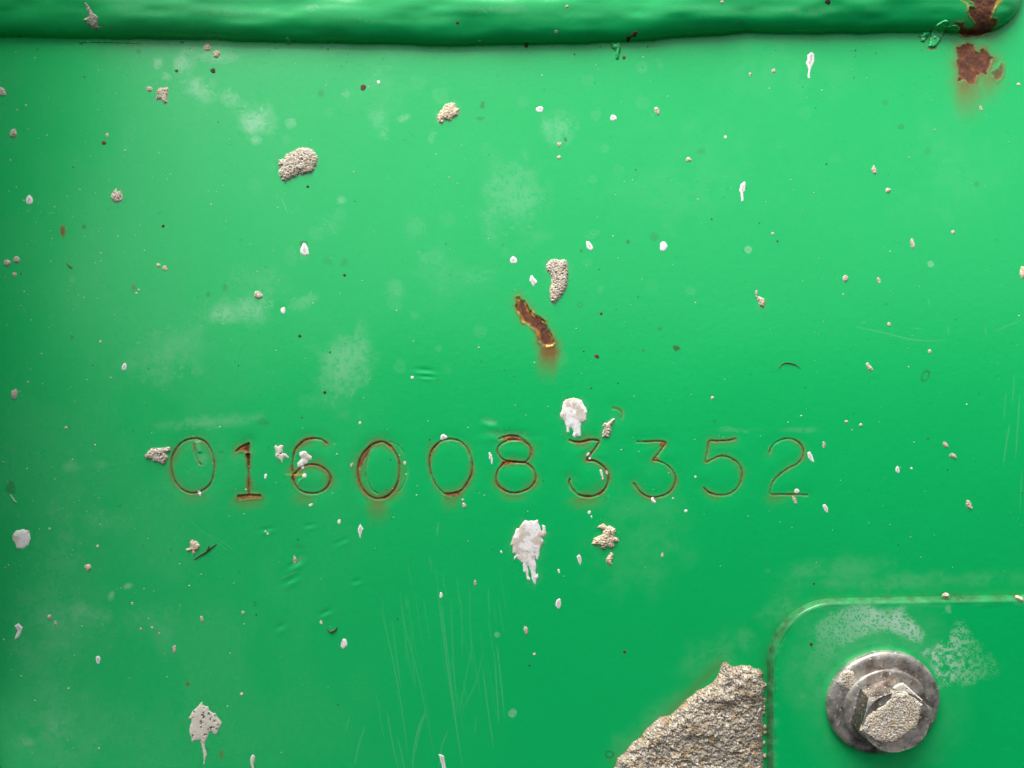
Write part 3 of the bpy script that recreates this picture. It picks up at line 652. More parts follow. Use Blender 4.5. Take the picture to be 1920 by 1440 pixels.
# cut the sheet into its own pieces: sheet, weld, digits, rust patches
CELL = np.maximum(np.maximum(LAB[:-1, :-1], LAB[1:, :-1]), np.maximum(LAB[:-1, 1:], LAB[1:, 1:]))
isbead = (bead_d[:-1, :-1] < 8)
VX, VZ = XM, ZM
VY = DEP - H * PXM
gz, gx = np.gradient(VY, ZS, XS)
NRM = np.stack([gx, -np.ones_like(gx), gz], -1)
NRM /= np.linalg.norm(NRM, axis=-1, keepdims=True)
V3 = np.stack([VX, VY, VZ], -1).reshape(-1, 3)
N3 = NRM.reshape(-1, 3)
WEAR = np.clip(np.stack([rust, stain, primer], -1), 0, 1).reshape(-1, 3)
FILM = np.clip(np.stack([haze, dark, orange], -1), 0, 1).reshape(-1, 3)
def cut(name, keep, parent, origin=None):
    F, used = grid_faces(keep)
    v = V3[used]
    if origin == 'mid': origin = v.mean(0)
    return mesh_from(name, v, F, PAINT, parent, {'wear': WEAR[used], 'film': FILM[used]}, N3[used], origin=origin)
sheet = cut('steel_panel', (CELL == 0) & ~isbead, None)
tag(sheet, 'green painted steel panel stamped with a rusty ten digit number', 'panel')
bead = cut('weld_bead', (CELL == 0) & isbead, sheet)
bead['label'] = 'wavy rounded weld bead along the top edge'
for lab, (nm, lb) in parts_meta.items():
    o = cut(nm, CELL == lab, bead if lab == RUST_ON_BEAD else sheet, 'mid')
    o['label'] = lb

def hsample(A, xm, zm):
    j = np.clip(np.searchsorted(XS, xm) - 1, 0, len(XS) - 2)
    i = np.clip(len(ZS) - np.searchsorted(ZS[::-1], zm) - 1, 0, len(ZS) - 2)
    fx = (xm - XS[j]) / (XS[j + 1] - XS[j]); fz = (zm - ZS[i]) / (ZS[i + 1] - ZS[i])
    return (A[i, j] * (1 - fx) + A[i, j + 1] * fx) * (1 - fz) + (A[i + 1, j] * (1 - fx) + A[i + 1, j + 1] * fx) * fz
def panel_h(xm, zm): return hsample(H, xm, zm) * PXM

# added unseen upright strip, tapered to shade the left side of the panel
def add_shade_blocker():
    xs = (np.array([-118, -112, -104, -96, -92.0]) - 960) * PXM
    zs = np.linspace(0.30, -0.13, 90)
    prof = [(-92, 0), (-94, 60), (-97, 130), (-99, BLOCKER_H), (-104, BLOCKER_H + 6), (-112, BLOCKER_H + 6), (-117, BLOCKER_H), (-118, 130), (-118, 0), (-118, -20)]
    V, A = [], []
    for z in zs:
        tap = float(np.interp(z, [-0.05, 0.06], [0.06, 1.0]))
        for (p, h) in prof:
            h = h * tap if h > 0 else h
            xm = (p - 960) * PXM
            V.append((xm, depth(np.array(xm), np.array(z)) - h * PXM, z))
    n = len(prof); F = []
    for i in range(len(zs) - 1):
        for j in range(n - 1): F.append((i * n + j, i * n + j + 1, (i + 1) * n + j + 1, (i + 1) * n + j))
    zz = np.zeros((len(V), 3))
    o = mesh_from('shade_blocker', V, F, PAINT, sheet, {'wear': zz, 'film': zz})
    o['label'] = 'added unseen upright strip that shades the left of the panel'
BLOCKER_H = 580
add_shade_blocker()

# ---------------------------------------------------------------- bolted plate at the lower right
PT = 19.0                                    # thickness in photograph pixels (2.3 mm)
pax = axis([(1425, 1600, 1.3), (1600, 1925, 1.9), (1925, 2500, 25)])
pay = axis([(1100, 1250, 1.3), (1250, 1450, 1.9), (1450, 1900, 25)])
pxs, pzs = to_m(pax, np.full_like(pax, 1300))[0], to_m(np.full_like(pay, 1650), pay)[1]
PXM_, PZM_ = np.meshgrid(pxs, pzs)
bx, by = to_px(PXM_, PZM_)
top_y = 1121 - (bx - 1570) * 0.017
R0 = 122.0
qx, qy = bx - 1438.5, by - top_y
d_in = np.where((qx < R0) & (qy < R0), R0 - np.hypot(R0 - qx, R0 - qy), np.minimum(qx, qy))
rr = 6.0
wall = np.clip(d_in / 2.2, -0.4, 1) * (PT - rr)
rnd = np.where(d_in > 2.2, rr * np.sqrt(np.clip(1 - np.clip(1 - (d_in - 2.2) / rr, 0, 1) ** 2, 0, 1)), 0)
hp = wall + rnd
hp += sstep(10, 20, d_in) * (0.9 * (fbm(bx / 120, by / 120, 2, 401) - 0.5) + 0.12 * (fbm(bx / 8, by / 8, 2, 402) - 0.5))
tx, ty = to_px(PXM_, PZM_, hp * PXM)
BCX, BCY = 1655.0, 1317.0                    # washer centre in the picture
ZP = (1420, 1090, 3.84)
phz = np.zeros_like(bx); pst = phz.copy(); pdk = phz.copy()
d1 = poly_sdf(tx, ty, Z(*ZP, [(405,300),(520,215),(640,178),(800,170),(900,185),(1060,195),(1140,290),(1222,380),(1185,452),(1120,425),(1020,400),(900,385),(760,420),(640,460),(540,560),(470,680),(420,760),(330,760),(300,640),(350,540),(415,440)]))
n1, n2 = fbm(tx / 16, ty / 16, 4, 411), fbm(tx / 5, ty / 5, 3, 412)
body = sstep(-3, 5, d1 + 9 * (n1 - 0.5)) * sstep(1330, 1235, ty)
f1, f2, cid = worley(tx / 6.5, ty / 6.5, 413)
holes = 1 - sstep(0.36, 0.20, f1) * (cid > 0.45)
f3, _, cid3 = worley(tx / 3.4, ty / 3.4, 414)
holes *= 1 - 0.8 * sstep(0.42, 0.25, f3) * (cid3 > 0.7)
swirl = np.abs(np.sin((np.hypot(tx - BCX, ty - BCY) + 8 * n1) / 2.6))
rad = np.hypot(tx - BCX, ty - BCY)
fadex = (0.30 + 0.70 * sstep(1500, 1690, tx)) * (0.55 + 0.45 * sstep(1240, 1160, ty))
body = sstep(-6, 12, d1 + 16 * (n1 - 0.5)) * sstep(1345, 1215, ty)
phz = np.maximum(phz, body * (0.50 + 0.60 * n1) * fadex * holes * np.where(rad < 126, 0.15 + 0.7 * swirl ** 2, 1))
d2 = poly_sdf(tx, ty, Z(*ZP, [(1430,265),(1500,320),(1570,420),(1650,500),(1760,600),(1700,690),(1600,720),(1480,740),(1300,770),(1265,650),(1190,510),(1310,430),(1380,400),(1410,330)]))
web = sstep(0.47, 0.60, fbm(tx / 7.0, ty / 7.0, 5, 415, 0.65))
f4, f5, c4 = worley(tx / 5.5, ty / 5.5, 416)
web = np.maximum(web, sstep(0.16, 0.02, f5 - f4) * sstep(0.35, 0.55, n1))
phz = np.maximum(phz, sstep(-6, 14, d2 + 22 * (n1 - 0.5)) * web * (0.15 + 0.75 * sstep(1860, 1745, tx)))
d3 = poly_sdf(tx, ty, Z(*ZP, [(1330,230),(1375,160),(1400,225)]))
phz = np.maximum(phz, sstep(-2, 3, d3 + 5 * (n2 - 0.5)) * 0.30 * n2 * 1.6)
phz = np.maximum(phz, sstep(-15, 30, d1 + 40) * 0.10 * n1 + sstep(60, 0, np.abs(rad - 125)) * 0.06 * n1)
phz = np.maximum(phz, sstep(20, 6, d_in) * 0.10 * sstep(0.4, 0.7, fbm(tx / 40, ty / 10, 2, 417)))
for r_, a_ in ((112, .22), (117, .16), (123, .18), (130, .10)):
    phz = np.maximum(phz, np.exp(-((rad - r_ - 3 * n1) / 1.3) ** 2) * a_ * sstep(BCY + 20, BCY - 60, ty) * sstep(0.4, 0.6, fbm(tx / 20, ty / 20, 2, 418)))
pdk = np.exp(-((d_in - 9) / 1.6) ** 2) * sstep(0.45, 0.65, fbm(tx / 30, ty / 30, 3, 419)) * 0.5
pdk = np.maximum(pdk, np.exp(-np.maximum(d_in - 5, 0) / 1.8) * np.clip(0.36 + 0.6 * fbm(tx / 14, ty / 14, 3, 420), 0, 0.9))  # edge grime, darkened further to cancel the light on the plate's rim
py3 = depth(PXM_, PZM_) - hp * PXM
keep = (d_in[:-1, :-1] > -2.2) | (d_in[1:, 1:] > -2.2)
F, used = grid_faces(keep)
gz, gx = np.gradient(py3, pzs, pxs)
nn = np.stack([gx, -np.ones_like(gx), gz], -1); nn /= np.linalg.norm(nn, axis=-1, keepdims=True)
pv = np.stack([PXM_, py3, PZM_], -1).reshape(-1, 3)[used]
plate = mesh_from('mounting_plate', pv, F, PAINT, None,
    {'wear': np.clip(np.stack([pst, pst, pst], -1), 0, 1).reshape(-1, 3)[used], 'film': np.clip(np.stack([phz, pdk, pst], -1), 0, 1).reshape(-1, 3)[used]},
    nn.reshape(-1, 3)[used], origin=pv.mean(0))
tag(plate, 'green rounded corner plate bolted on at the lower right, cement haze around its bolt', 'plate')

# ---------------------------------------------------------------- washer and hex bolt
bxm, bzm = to_m(BCX, BCY, lambda a, b: (PT + 8) * PXM)
BASE_Y = float(depth(bxm, bzm)) - PT * PXM
BC = np.array([float(bxm), BASE_Y, float(bzm)])
KP = (DIST + BASE_Y - 10 * PXM) / DIST * PXM           # metres per picture pixel on the washer's face
_e = 1e-4
_nx = float(depth(bxm + _e, bzm) - depth(bxm - _e, bzm)) / (2 * _e); _nz = float(depth(bxm, bzm + _e) - depth(bxm, bzm - _e)) / (2 * _e)
AX_N = np.array([_nx, -1.0, _nz]); AX_N /= np.linalg.norm(AX_N)          # out of the plate
AX_U = np.array([1.0, _nx, 0.0]); AX_U /= np.linalg.norm(AX_U)
AX_V = np.cross(AX_U, -AX_N); AX_V /= np.linalg.norm(AX_V)
if AX_V[2] < 0: AX_V = -AX_V
def bolt_pt(centre, u, v, h): return tuple(centre + AX_U * u * KP + AX_V * v * KP + AX_N * h * PXM)
def lathe(name, prof, mat, parent, nseg=128, centre=BC, jitter=0.0, seed=0):
    """prof: list of (radius px, height px); height out of the plate"""
    V = []
    for (r, h) in prof:
        for i in range(nseg):
            a = 2 * math.pi * i / nseg
            j = jitter * (float(vnoise(np.array(a * 6.0), np.array(r * 0.05 + h * 0.1), seed)) - 0.5)
            V.append(bolt_pt(centre, (r + j) * math.cos(a), (r + j) * math.sin(a), h + j * 0.4))
    F = []
    for k in range(len(prof) - 1):
        for i in range(nseg):
            j = (i + 1) % nseg
            F.append((k * nseg + j, (k + 1) * nseg + j, (k + 1) * nseg + i, k * nseg + i))
    return mesh_from(name, V, F, mat, parent, origin=centre)
washer = lathe('washer', [(103.5, -1.5), (104.5, 1), (105, 8), (104.6, 11), (102.5, 13.0), (98.5, 15), (92, 15.8), (84, 15.8), (76, 15.6), (70, 15.2), (52, 15.0), (47, 13.5), (46.5, 6)], METAL, None, 144, jitter=1.6, seed=3)
tag(washer, 'round grey steel washer between the bolt head and the green plate', 'washer')
bolt = bpy.data.objects.new('hex_bolt', None)
bolt.location = BC + AX_N * 15.6 * PXM; col.objects.link(bolt)
tag(bolt, 'tarnished hex head bolt with mortar crusted on its head', 'bolt')
HC = BC + np.array([1.5 * PXM, 0, -5.0 * PXM])
flange = lathe('bolt_flange', [(79, 14.6), (79.5, 17), (78.5, 19), (75, 20.4), (70, 21.0), (66, 21.6), (60, 23)], METAL, bolt, 128, centre=HC, jitter=0.8, seed=5)
def hex_head():
    A0 = math.radians(19.7); seg = 12; n = 6 * seg
    rc_top, hb, ht = 60.5, 20.0, 62.0
    Rcor = 69.5
    ap = Rcor * math.cos(math.pi / 6)
    rings = []
    ang = [A0 + 2 * math.pi * i / n for i in range(n)]
    def rh(a):
        q = ((a - A0) % (math.pi / 3)) - math.pi / 6
        return min(ap / math.cos(q), Rcor - 0.8)
    rings.append([(rh(a), hb) for a in ang])
    rings.append([(rh(a), ht - 1.2 - max(0, rh(a) - rc_top) * 0.55) for a in ang])
    rings.append([(rh(a) - 0.9, ht - 0.5 - max(0, rh(a) - rc_top) * 0.50) for a in ang])
    rings.append([(min(rc_top, rh(a) - 0.9), ht) for a in ang])
    for f in (0.92, 0.8, 0.6, 0.35, 0.12): rings.append([(rc_top * f, ht + 0.6 * (1 - f) - 0.6 * (f > 0.9)) for a in ang])
    V = []
    for ring in rings:
        for a, (r, h) in zip(ang, ring):
            V.append(bolt_pt(HC, r * math.cos(a), r * math.sin(a), h))
    F = []
    for k in range(len(rings) - 1):
        for i in range(n):
            j = (i + 1) % n
            F.append((k * n + j, (k + 1) * n + j, (k + 1) * n + i, k * n + i))
    k = len(rings) - 1
    me = bpy.data.meshes.new('hex_head')
    V = np.array(V)
    F.append(tuple(k * n + i for i in range(n)))
    me.from_pydata((V - HC).tolist(), [], F); me.materials.append(METAL); me.materials.append(HEADMETAL)
    bm = bmesh.new(); bm.from_mesh(me)
    bmesh.ops.recalc_face_normals(bm, faces=bm.faces[:])
    for f in bm.faces:
        f.smooth = True
        if abs(f.normal.dot(Vector(AX_N))) < 0.3: f.material_index = 1
    for e in bm.edges:
        if len(e.link_faces) == 2 and e.calc_face_angle() > math.radians(22): e.smooth = False
    bm.to_mesh(me); bm.free()
    o = bpy.data.objects.new('hex_head', me)
    o.parent = bolt; o.location = HC - np.array(bolt.location); col.objects.link(o)
    return ht
HEAD_TOP = hex_head()

# ---------------------------------------------------------------- splashes, crumbs and drips
TINTS = {'mortar': ((0.58, 0.52, 0.435), 0.24, 0.20), 'grey': ((0.52, 0.48, 0.43), 0.22, 0.10), 'tan': ((0.70, 0.595, 0.42), 0.18, 0.12), 'white': ((0.90, 0.90, 0.91), 0.05, 0.01),
         'lump': ((0.43, 0.385, 0.315), 0.40, 0.22), 'smear': ((0.72, 0.68, 0.60), 0.08, 0.03), 'dark': ((0.045, 0.035, 0.022), 0.2, 0.0), 'brown': ((0.11, 0.05, 0.028), 0.3, 0.1), 'dish': ((0.86, 0.85, 0.85), 0.05, 0.0)}
def splat(name, label, poly, kind, hmax, cat, hfun=panel_h, step=1.0, seed=1, edge=1.2, group=None, grain=3.3, mat=None, parent=None, tip=None, slope=None):
    """a dried splash: outline in the photograph, its own thickness and grain"""
    xs = [p[0] for p in poly]; ys = [p[1] for p in poly]
    gx = np.arange(min(xs) - 4, max(xs) + 4 + step, step); gy = np.arange(min(ys) - 4, max(ys) + 4 + step, step)
    x, y = np.meshgrid(gx, gy)
    d = poly_sdf(x, y, poly)
    grainy = kind in ('mortar', 'grey', 'tan', 'lump')
    f1, f2, cid = worley(x / grain, y / grain, seed)
    g1, g2, cid2 = worley(x / (grain * 0.48) + 5, y / (grain * 0.48), seed + 31)
    n = fbm(x / 9, y / 9, 3, seed + 3)
    base, var, pore = TINTS[kind]
    if grainy:
        d = d + edge * 1.6 * (0.55 - f1) + edge * 1.2 * (n - 0.5)
    else:
        d = d + edge * 1.5 * (fbm(x / 4, y / 4, 2, seed + 4) - 0.5)
    k = slope or (max(2.0, hmax * 0.55) if grainy else max(1.6, hmax * 1.1))
    prof = 1 - np.exp(-np.maximum(d, 0) / k)
    hmax = hmax * (0.62 if kind != 'lump' else 1.0) * (1.0 if grainy else 0.75)
    h = hmax * prof * ((0.75 + 0.5 * n) if grainy else (0.88 + 0.24 * n))
    if kind == 'lump':
        big = fbm(x / 46 + y / 90, y / 24 - x / 120, 4, seed + 19)
        h = h + prof * 13 * (big - 0.5) - prof * 5 * sstep(0.06, 0.0, np.abs(big - 0.5)) * sstep(0.45, 0.6, n)
    if grainy:
        am = min(hmax * 0.22, 1.25 if kind != 'lump' else 0.85)
        h = h + prof * am * (1.1 - 1.7 * np.minimum(f1, 1) ** 1.3 + 0.6 * (cid - 0.5)) + prof * am * 0.45 * (0.6 - g1)
        h = h - prof * hmax * 0.40 * sstep(0.62, 0.8, f1) * (cid2 < 0.4)
        h = np.maximum(h, 0.35 * prof)
    elif kind == 'dish':
        h = h * (1 - 0.22 * sstep(0.35, 0.8, d / (d.max() + 1e-6)))
    h = np.where(d < 0, np.maximum(d * 0.9, -1.5) - 0.05, h + 0.15 * sstep(0, 0.6, d))
    xm, zm = to_m(x, y, hfun)
    hb = hfun(xm, zm)
    yy = depth(xm, zm) - hb - h * PXM
    keep = (d[:-1, :-1] > -1.4) | (d[1:, 1:] > -1.4) | (d[1:, :-1] > -1.4) | (d[:-1, 1:] > -1.4)
    F, used = grid_faces(keep)
    c = np.array(base)[None, None, :] * (1 + var * 1.6 * (cid - 0.5) + var * 0.9 * (cid2 - 0.5))[..., None]
    c = c * (1 + np.array([0.06, 0.0, -0.08]) * ((cid2 - 0.5) * 2 * var / 0.3)[..., None])
    if grainy:
        c = np.where((cid2 < pore * 0.7)[..., None], c * 0.30, c)
        c = np.where(((cid > 0.965))[..., None], np.array([0.62, 0.42, 0.17]), c)
        c = np.where(((cid2 > 0.93))[..., None], np.array([0.82, 0.80, 0.74]), c)
        if kind == 'lump':
            ry_ = 0.5 * sstep(0.58, 0.74, fbm(x / 26, y / 13, 4, seed + 9))[..., None]
            c = c * (1 - ry_) + ry_ * np.array([0.25, 0.155, 0.065]) * (0.7 + 0.7 * cid2[..., None])
            re = np.exp(-np.maximum(d, 0) / 3.0)[..., None] * sstep(0.4, 0.6, n)[..., None]
            c = c * (1 - 0.7 * re) + 0.7 * re * np.array([0.30, 0.14, 0.05])
    if kind == 'white':
        tn = sstep(0.48, 0.66, fbm(x / 11, y / 11, 3, seed + 6)) * sstep(max(ys), min(ys), y) * 1.2
        if tip is not None: tn = tn * tip
        c = c * (1 - np.clip(tn, 0, .8)[..., None]) + np.clip(tn, 0, .8)[..., None] * np.array([0.60, 0.52, 0.41])
        sp = (cid2 > 0.95) & (cid > 0.4) & (d > 2)
        c = np.where(sp[..., None], c * 0.62, c)
    if kind == 'smear':
        sp = sstep(0.66, 0.74, fbm(x / 4.5, y / 4.5, 3, seed + 8)) * (d > 1.5) * sstep(max(ys), 0.4 * max(ys) + 0.6 * min(ys), y)
        c = c * (1 - 0.78 * sp[..., None]); yy = yy + sp * 1.2 * PXM
    if kind == 'dish':
        cc = sstep(0.50, 0.75, d / (d.max() + 1e-6) + 0.25 * (n - 0.5))[..., None]
        c = c * (1 - 0.32 * cc)
    v = np.stack([xm, yy, zm], -1).reshape(-1, 3)[used]
    o = mesh_from(name, v, F, mat or (MORTAR if grainy else LIME), parent, {'tint': np.clip(c, 0, 1).reshape(-1, 3)[used]}, origin=v.mean(0))
    if parent is None: tag(o, label, cat, group or {'mortar_splash': 'mortar dabs stuck on the metal', 'mortar_crumb': 'mortar crumbs stuck on the metal', 'lime_splash': 'white and beige lime splashes', 'lime_drip': 'small pale lime drips', 'lime_drop': 'small pale lime drops', 'dirt_speck': 'dark and brown dirt specks'}.get(name))
    elif label: o['label'] = label
    return o
def blob(px, py, rx, ry, ang=0, seed=0, wob=0.22, tail=0.0):
    r = np.random.default_rng(seed + int(px * 7 + py * 3))
    n = 14; out = []; ca, sa = math.cos(math.radians(ang)), math.sin(math.radians(ang))
    ph = r.uniform(0, 6.28, 3)
    for i in range(n):
        a = 2 * math.pi * i / n
        k = 1 + wob * (0.6 * math.sin(2 * a + ph[0]) * 0.5 + 0.5 * math.sin(3 * a + ph[1]) + 0.35 * math.sin(5 * a + ph[2])) * 0.7
        u, v = rx * k * math.cos(a), ry * k * math.sin(a)
        if tail and v > 0: u *= 1 - 0.75 * (v / ry) ; v *= 1 + tail
        out.append((px + u * ca - v * sa, py + u * sa + v * ca))
    return out
plate_h = lambda xm, zm: PT * PXM + 0 * xm

for i, (nm, lb, poly, kind, hm) in enumerate(BIG):
    splat(nm, lb, poly, kind, hm, {'mortar_splash': 'mortar', 'mortar_crumb': 'crumb', 'lime_splash': 'splash', 'lime_drip': 'drip'}[nm], seed=500 + i * 17, edge=1.2 if kind in ('mortar', 'tan', 'grey') else 0.7, step=0.9)

SMALL = [   # x, y, rx, ry, angle, kind, label
 (4,172,6,10,-30,'grey','grey crumb cut by the left edge near the top'),
 (55,375,6.5,9,5,'dish','white oval drop at the far left, above the rust dot'),
 (25,250,7,8,20,'mortar','small gritty crumb at the far left, below the edge crumb'),
 (389,89,7,7,0,'tan','upper of two pinkish tan crumbs under the weld bead'),
 (406,101,7,7,30,'tan','lower of two pinkish tan crumbs under the weld bead'),
 (399.5,132.5,5,5,0,'dark','round dark brown bead below the two pinkish tan crumbs'),
 (331,133,3.2,3.2,0,'brown','tiny brown dot left of the round dark bead'),
 (280,167,6,5,40,'mortar','little pale crumb at the left of the small angular dab'),
 (201,253,3.2,3.2,0,'tan','topmost of three tiny crumbs left of the spiky round crumb'),
 (195,268,4.5,4,0,'brown','lowest reddish crumb of the three above the spiky round crumb'),
 (577,350,3,2.8,0,'dark','dark dot under the largest mortar dab'),
 (306,424,3,3,0,'dark','dark dot below right of the spiky round crumb'),
 (681,164,5.5,6,30,'brown','red brown seed left of the pale tan dab'),
 (710,154,3.2,3.5,0,'white','tiny white dot beside the red brown seed'),
 (1012,205,7,6,0,'dish','white drop right of the pale tan dab'),
 (1150,221,6,6,0,'dish','round white drop with a grey centre, right of the upper middle'),
 (1232,208,4.5,8,-25,'mortar','peanut shaped pale crumb right of the round grey centred drop'),
 (1048.7,270.7,4,4.5,0,'mortar','upper of two little pale crumbs under the white drop'),
 (1048,295,3.8,3.5,0,'mortar','lower of two little pale crumbs under the white drop'),
 (1105,461,5,10,-30,'dish','curled grey white drop above right of the sock shaped dab'),
 (1244,462,7.5,9,5,'white','bright white drop right of the curled drop'),
 (1450.5,133,4.2,4.2,0,'grey','round grey crumb left of the white teardrop'),
 (1407,139,3.2,3.2,0,'mortar','tiny pale crumb farther left of the round grey crumb, upper right'),
 (1291,299,5,4.2,20,'mortar','little pale crumb left of the narrow pale drip'),
 (1360,257,3,3,0,'white','tiny white dot above the narrow pale drip'),
 (1639,319,4.5,8.5,-15,'mortar','upright pale crumb below right of the white teardrop'),
 (1665,357,4.8,4.8,0,'mortar','round pale crumb under the upright one at the upper right'),
 (1787,435,3.6,4,0,'mortar','small round crumb well below the corner rust patch'),
 (1711,457,4,10,-12,'mortar','knotted narrow crumb left of the small round one at the right'),
 (1449,438,2.8,2.8,0,'mortar','tiny crumb below the narrow pale drip'),
 (1839,203,2.8,5,-20,'mortar','tiny crumb in the rust run under the corner rust patch'),
 (1910,158,3.4,3,0,'tan','tiny tan crumb at the right edge beside the corner rust patch'),
 (1552,3,5.5,5.5,0,'dark','dark gritty dot on the weld bead at the top edge'),
 (1354,4,3.2,3.2,0,'mortar','tiny pale crumb on the weld bead at the top edge'),
 (1043,60,3.4,3.2,0,'mortar','tiny pale crumb on the dark underside of the weld bead'),
 (858,43,3.2,3,0,'brown','tiny brown crumb on the weld bead above the pale tan dab'),
 (1063,12,3,2.8,0,'tan','tiny cream crumb high on the weld bead, middle'),
 (987,86,3.6,4,0,'dark','dark crumb in the crevice below the weld bead'),
 (13,493,6.5,6.5,0,'grey','left of two grey crumbs at the left edge'),
 (31,487,6,6.5,0,'grey','right of two grey crumbs at the left edge'),
 (27,515,4,4.5,0,'grey','small grey crumb under the two at the left edge'),
 (297,497,3.8,3.6,0,'tan','smaller half of a pale crumb pair at the left'),
 (309,503,5.5,4.5,25,'tan','larger half of a pale crumb pair at the left'),
 (484,553,8.5,7,20,'mortar','gritty crumb right of the scuffed paint, left of centre'),
 (531,582,4.5,6.8,0,'white','white drop below right of the gritty crumb, left of centre'),
 (233,688,4.5,7.5,15,'dish','bean shaped pale drop left of centre height'),
 (27,739,6,10,8,'grey','upright grey crumb at the left edge, halfway down'),
 (562,630,3.2,3,0,'dark','dark dot under the white drop left of centre'),
 (609,736,3,3,0,'dark','dark dot above the 6'),
 (498,893,2.6,5,8,'white','small white oval right of the 1'),
 (571,892,4,4.5,0,'white','white bead at the end of the yellow scratch in the 6'),
 (583,947,4,3,-30,'white','small white crumb under the 6'),
 (124,802,2.8,2.8,0,'tan','tiny cream dot at the left, above the number line'),
 (963,488,6.5,7.5,-20,'dish','shell like grey drop above the rust gouge'),
 (660,872,3,5,15,'mortar','tiny pale crumb between the 6 and the struck twice 0'),
 (759,868,3,3.5,0,'white','tiny white crumb on the right rim of the struck twice 0'),
 (773,708,3.2,3,0,'white','tiny white dot beside the pressed marks above the number'),
 (675,793,2.6,3,0,'white','tiny white dot above the struck twice 0'),
 (870,948,3.6,5.5,-10,'mortar','small pale crumb under the 0 before the 8'),
 (868,937,2.2,2.4,0,'mortar','speck just above the small crumb under the 0 before the 8'),
 (1119,668,5,4,40,'brown','dark brown seed right of the rust gouge'),
 (1127,588,3,3,0,'brown','tiny brown dot right of the gouge top'),
 (646,516,3,3,0,'dark','dark dot left of the scuff, middle left'),
 (1103,852,3,4,30,'white','upper white crumb in the waist of the first 3'),
 (1106,860.5,2.6,2.6,0,'white','lower white crumb in the waist of the first 3'),
 (1138,886,2.3,4.5,-10,'white','white crumb on the bowl of the first 3'),
 (1585,522,5.2,6.2,10,'mortar','pale oval crumb level with the gouge top, right side'),
 (1648,526,3,6.5,-20,'mortar','slim pale crumb right of the pale oval one'),
 (1667,608,3.2,4.5,0,'mortar','small crumb above the curved scratch at the right'),
 (1630,688,4,9,-40,'mortar','slanted pale crumb below the curved scratch at the right'),
 (1743,659,2.8,4,0,'mortar','tiny crumb right end of the curved scratch'),
 (1336,746,3,3.5,-30,'tan','tiny curved crumb above the 5'),
 (1587,791,3.2,3,20,'mortar','left of two tiny crumbs above right of the 2'),
 (1614,797,3.2,3.2,0,'mortar','right of two tiny crumbs above right of the 2'),
 (1545,834,3.2,6.5,-5,'mortar','slim pale crumb above right of the 2'),
 (1494,921,4.6,4.8,0,'dish','white ring drop on the foot of the 2'),
 (1490,938,3.2,9,-22,'mortar','slim pale crumb hanging under the foot of the 2'),
 (1548,953,3.6,9,-25,'dish','slim white drop below right of the 2'),
 (1683,881,3.8,7,-12,'dish','pale pointed drop right of the 2, level with it'),
 (1773,834,4,7,-35,'mortar','upper crumb of a pair at the right, level with the number'),
 (1787,855,7.5,4.5,30,'mortar','lower crumb of a pair at the right, level with the number'),
 (1817,947,5,10,-25,'mortar','pale crumb at the right, midway between number and plate'),
 (1918,510,6,12,0,'tan','tan crumb cut by the right edge'),
 (1304,894,2.4,2.4,0,'white','tiny white dot left of the 5'),
 (165,1064,6.5,6,20,'tan','tan crumb left of the star shaped crumb'),
 (183,1024,2.8,2.8,0,'white','tiny white dot above the tan crumb at the left'),
 (553,1050,2.8,8.5,-10,'mortar','slim pale crumb on the pressed marks below the 6'),
 (93,1157,4.2,4.6,0,'mortar','round crumb right of the comma shaped drip'),
 (104,1169,2.5,5.5,-5,'mortar','slim crumb just below the round one near the comma shaped drip'),
 (184,1237,4.4,7.8,0,'dish','pale oval drop in the lower left'),
 (327,1217,3.4,7.5,-3,'mortar','slim upright crumb in the lower left, right of the pale oval'),
 (378,1161,2.8,6.5,-8,'mortar','slim pale crumb below the brown twig'),
 (456,1149,3.3,3.3,0,'mortar','tiny round crumb lower left of centre'),
 (248,1132,2.2,3,0,'mortar','tiny crumb above the pale oval drop, lower left'),
 (264,1179,2.2,2.4,0,'tan','leftmost of three tiny dots in the lower left'),
 (285,1177,2.4,2.4,0,'tan','middle of three tiny dots in the lower left'),
 (298,1188,2,2.6,0,'tan','rightmost of three tiny dots in the lower left'),
 (453,1302,3,3.5,35,'tan','cream grain above right of the smeared beige splash'),
 (636,978,3,5,10,'white','small white crumb below and left of the struck twice 0'),
 (502,1001,2.6,2.2,0,'white','tiny white dot below the 1'),
 (1048,1071,2,4.5,-15,'white','tiny sliver below the largest white splash, right of its drips'),
 (940,1035,1.8,3,-10,'white','tiny speck left of the largest white splash'),
 (1105,961,3.2,3.4,20,'white','small white crumb under the first 3'),
 (1109,969,1.7,2.6,-20,'white','speck beside the small white crumb under the first 3'),
 (827,1116,3,6,5,'white','upper white drop among the scratches'),
 (891,1093,2.5,5.5,0,'mortar','slim pale drop between scratches and largest white splash'),
 (1047,1132,5.4,9.5,0,'dish','pale oval drop with a grey middle below the largest white splash'),
 (986,1182,3.8,8.5,-10,'mortar','knotted pale crumb below left of the oval drop, bottom middle'),
 (645,1207,6,9.5,5,'white','bright white drop left of the scratches'),
 (1002,1227,2.6,2.8,0,'tan','tiny tan grain near the bottom middle'),
 (1242,1041,2.2,5,-5,'tan','tiny slim crumb right of the tan crumb cluster'),
 (1286,958,3,3,0,'white','small white dot between the second 3 and the 5, below them'),
 (1171,1222,3,3.4,0,'brown','tiny brown dot above the mortar heap'),
 (602,1167,2.4,4,-15,'white','tiny white crumb next to the curled brown fibre'),
 (188,640,2.4,2.4,0,'white','tiny white dot left of the bean shaped drop'),
 (1709,878,2.2,2.2,0,'white','tiny white dot right of the pale pointed drop'),
]
RNGK = {'dark': 1.6, 'brown': 1.8}
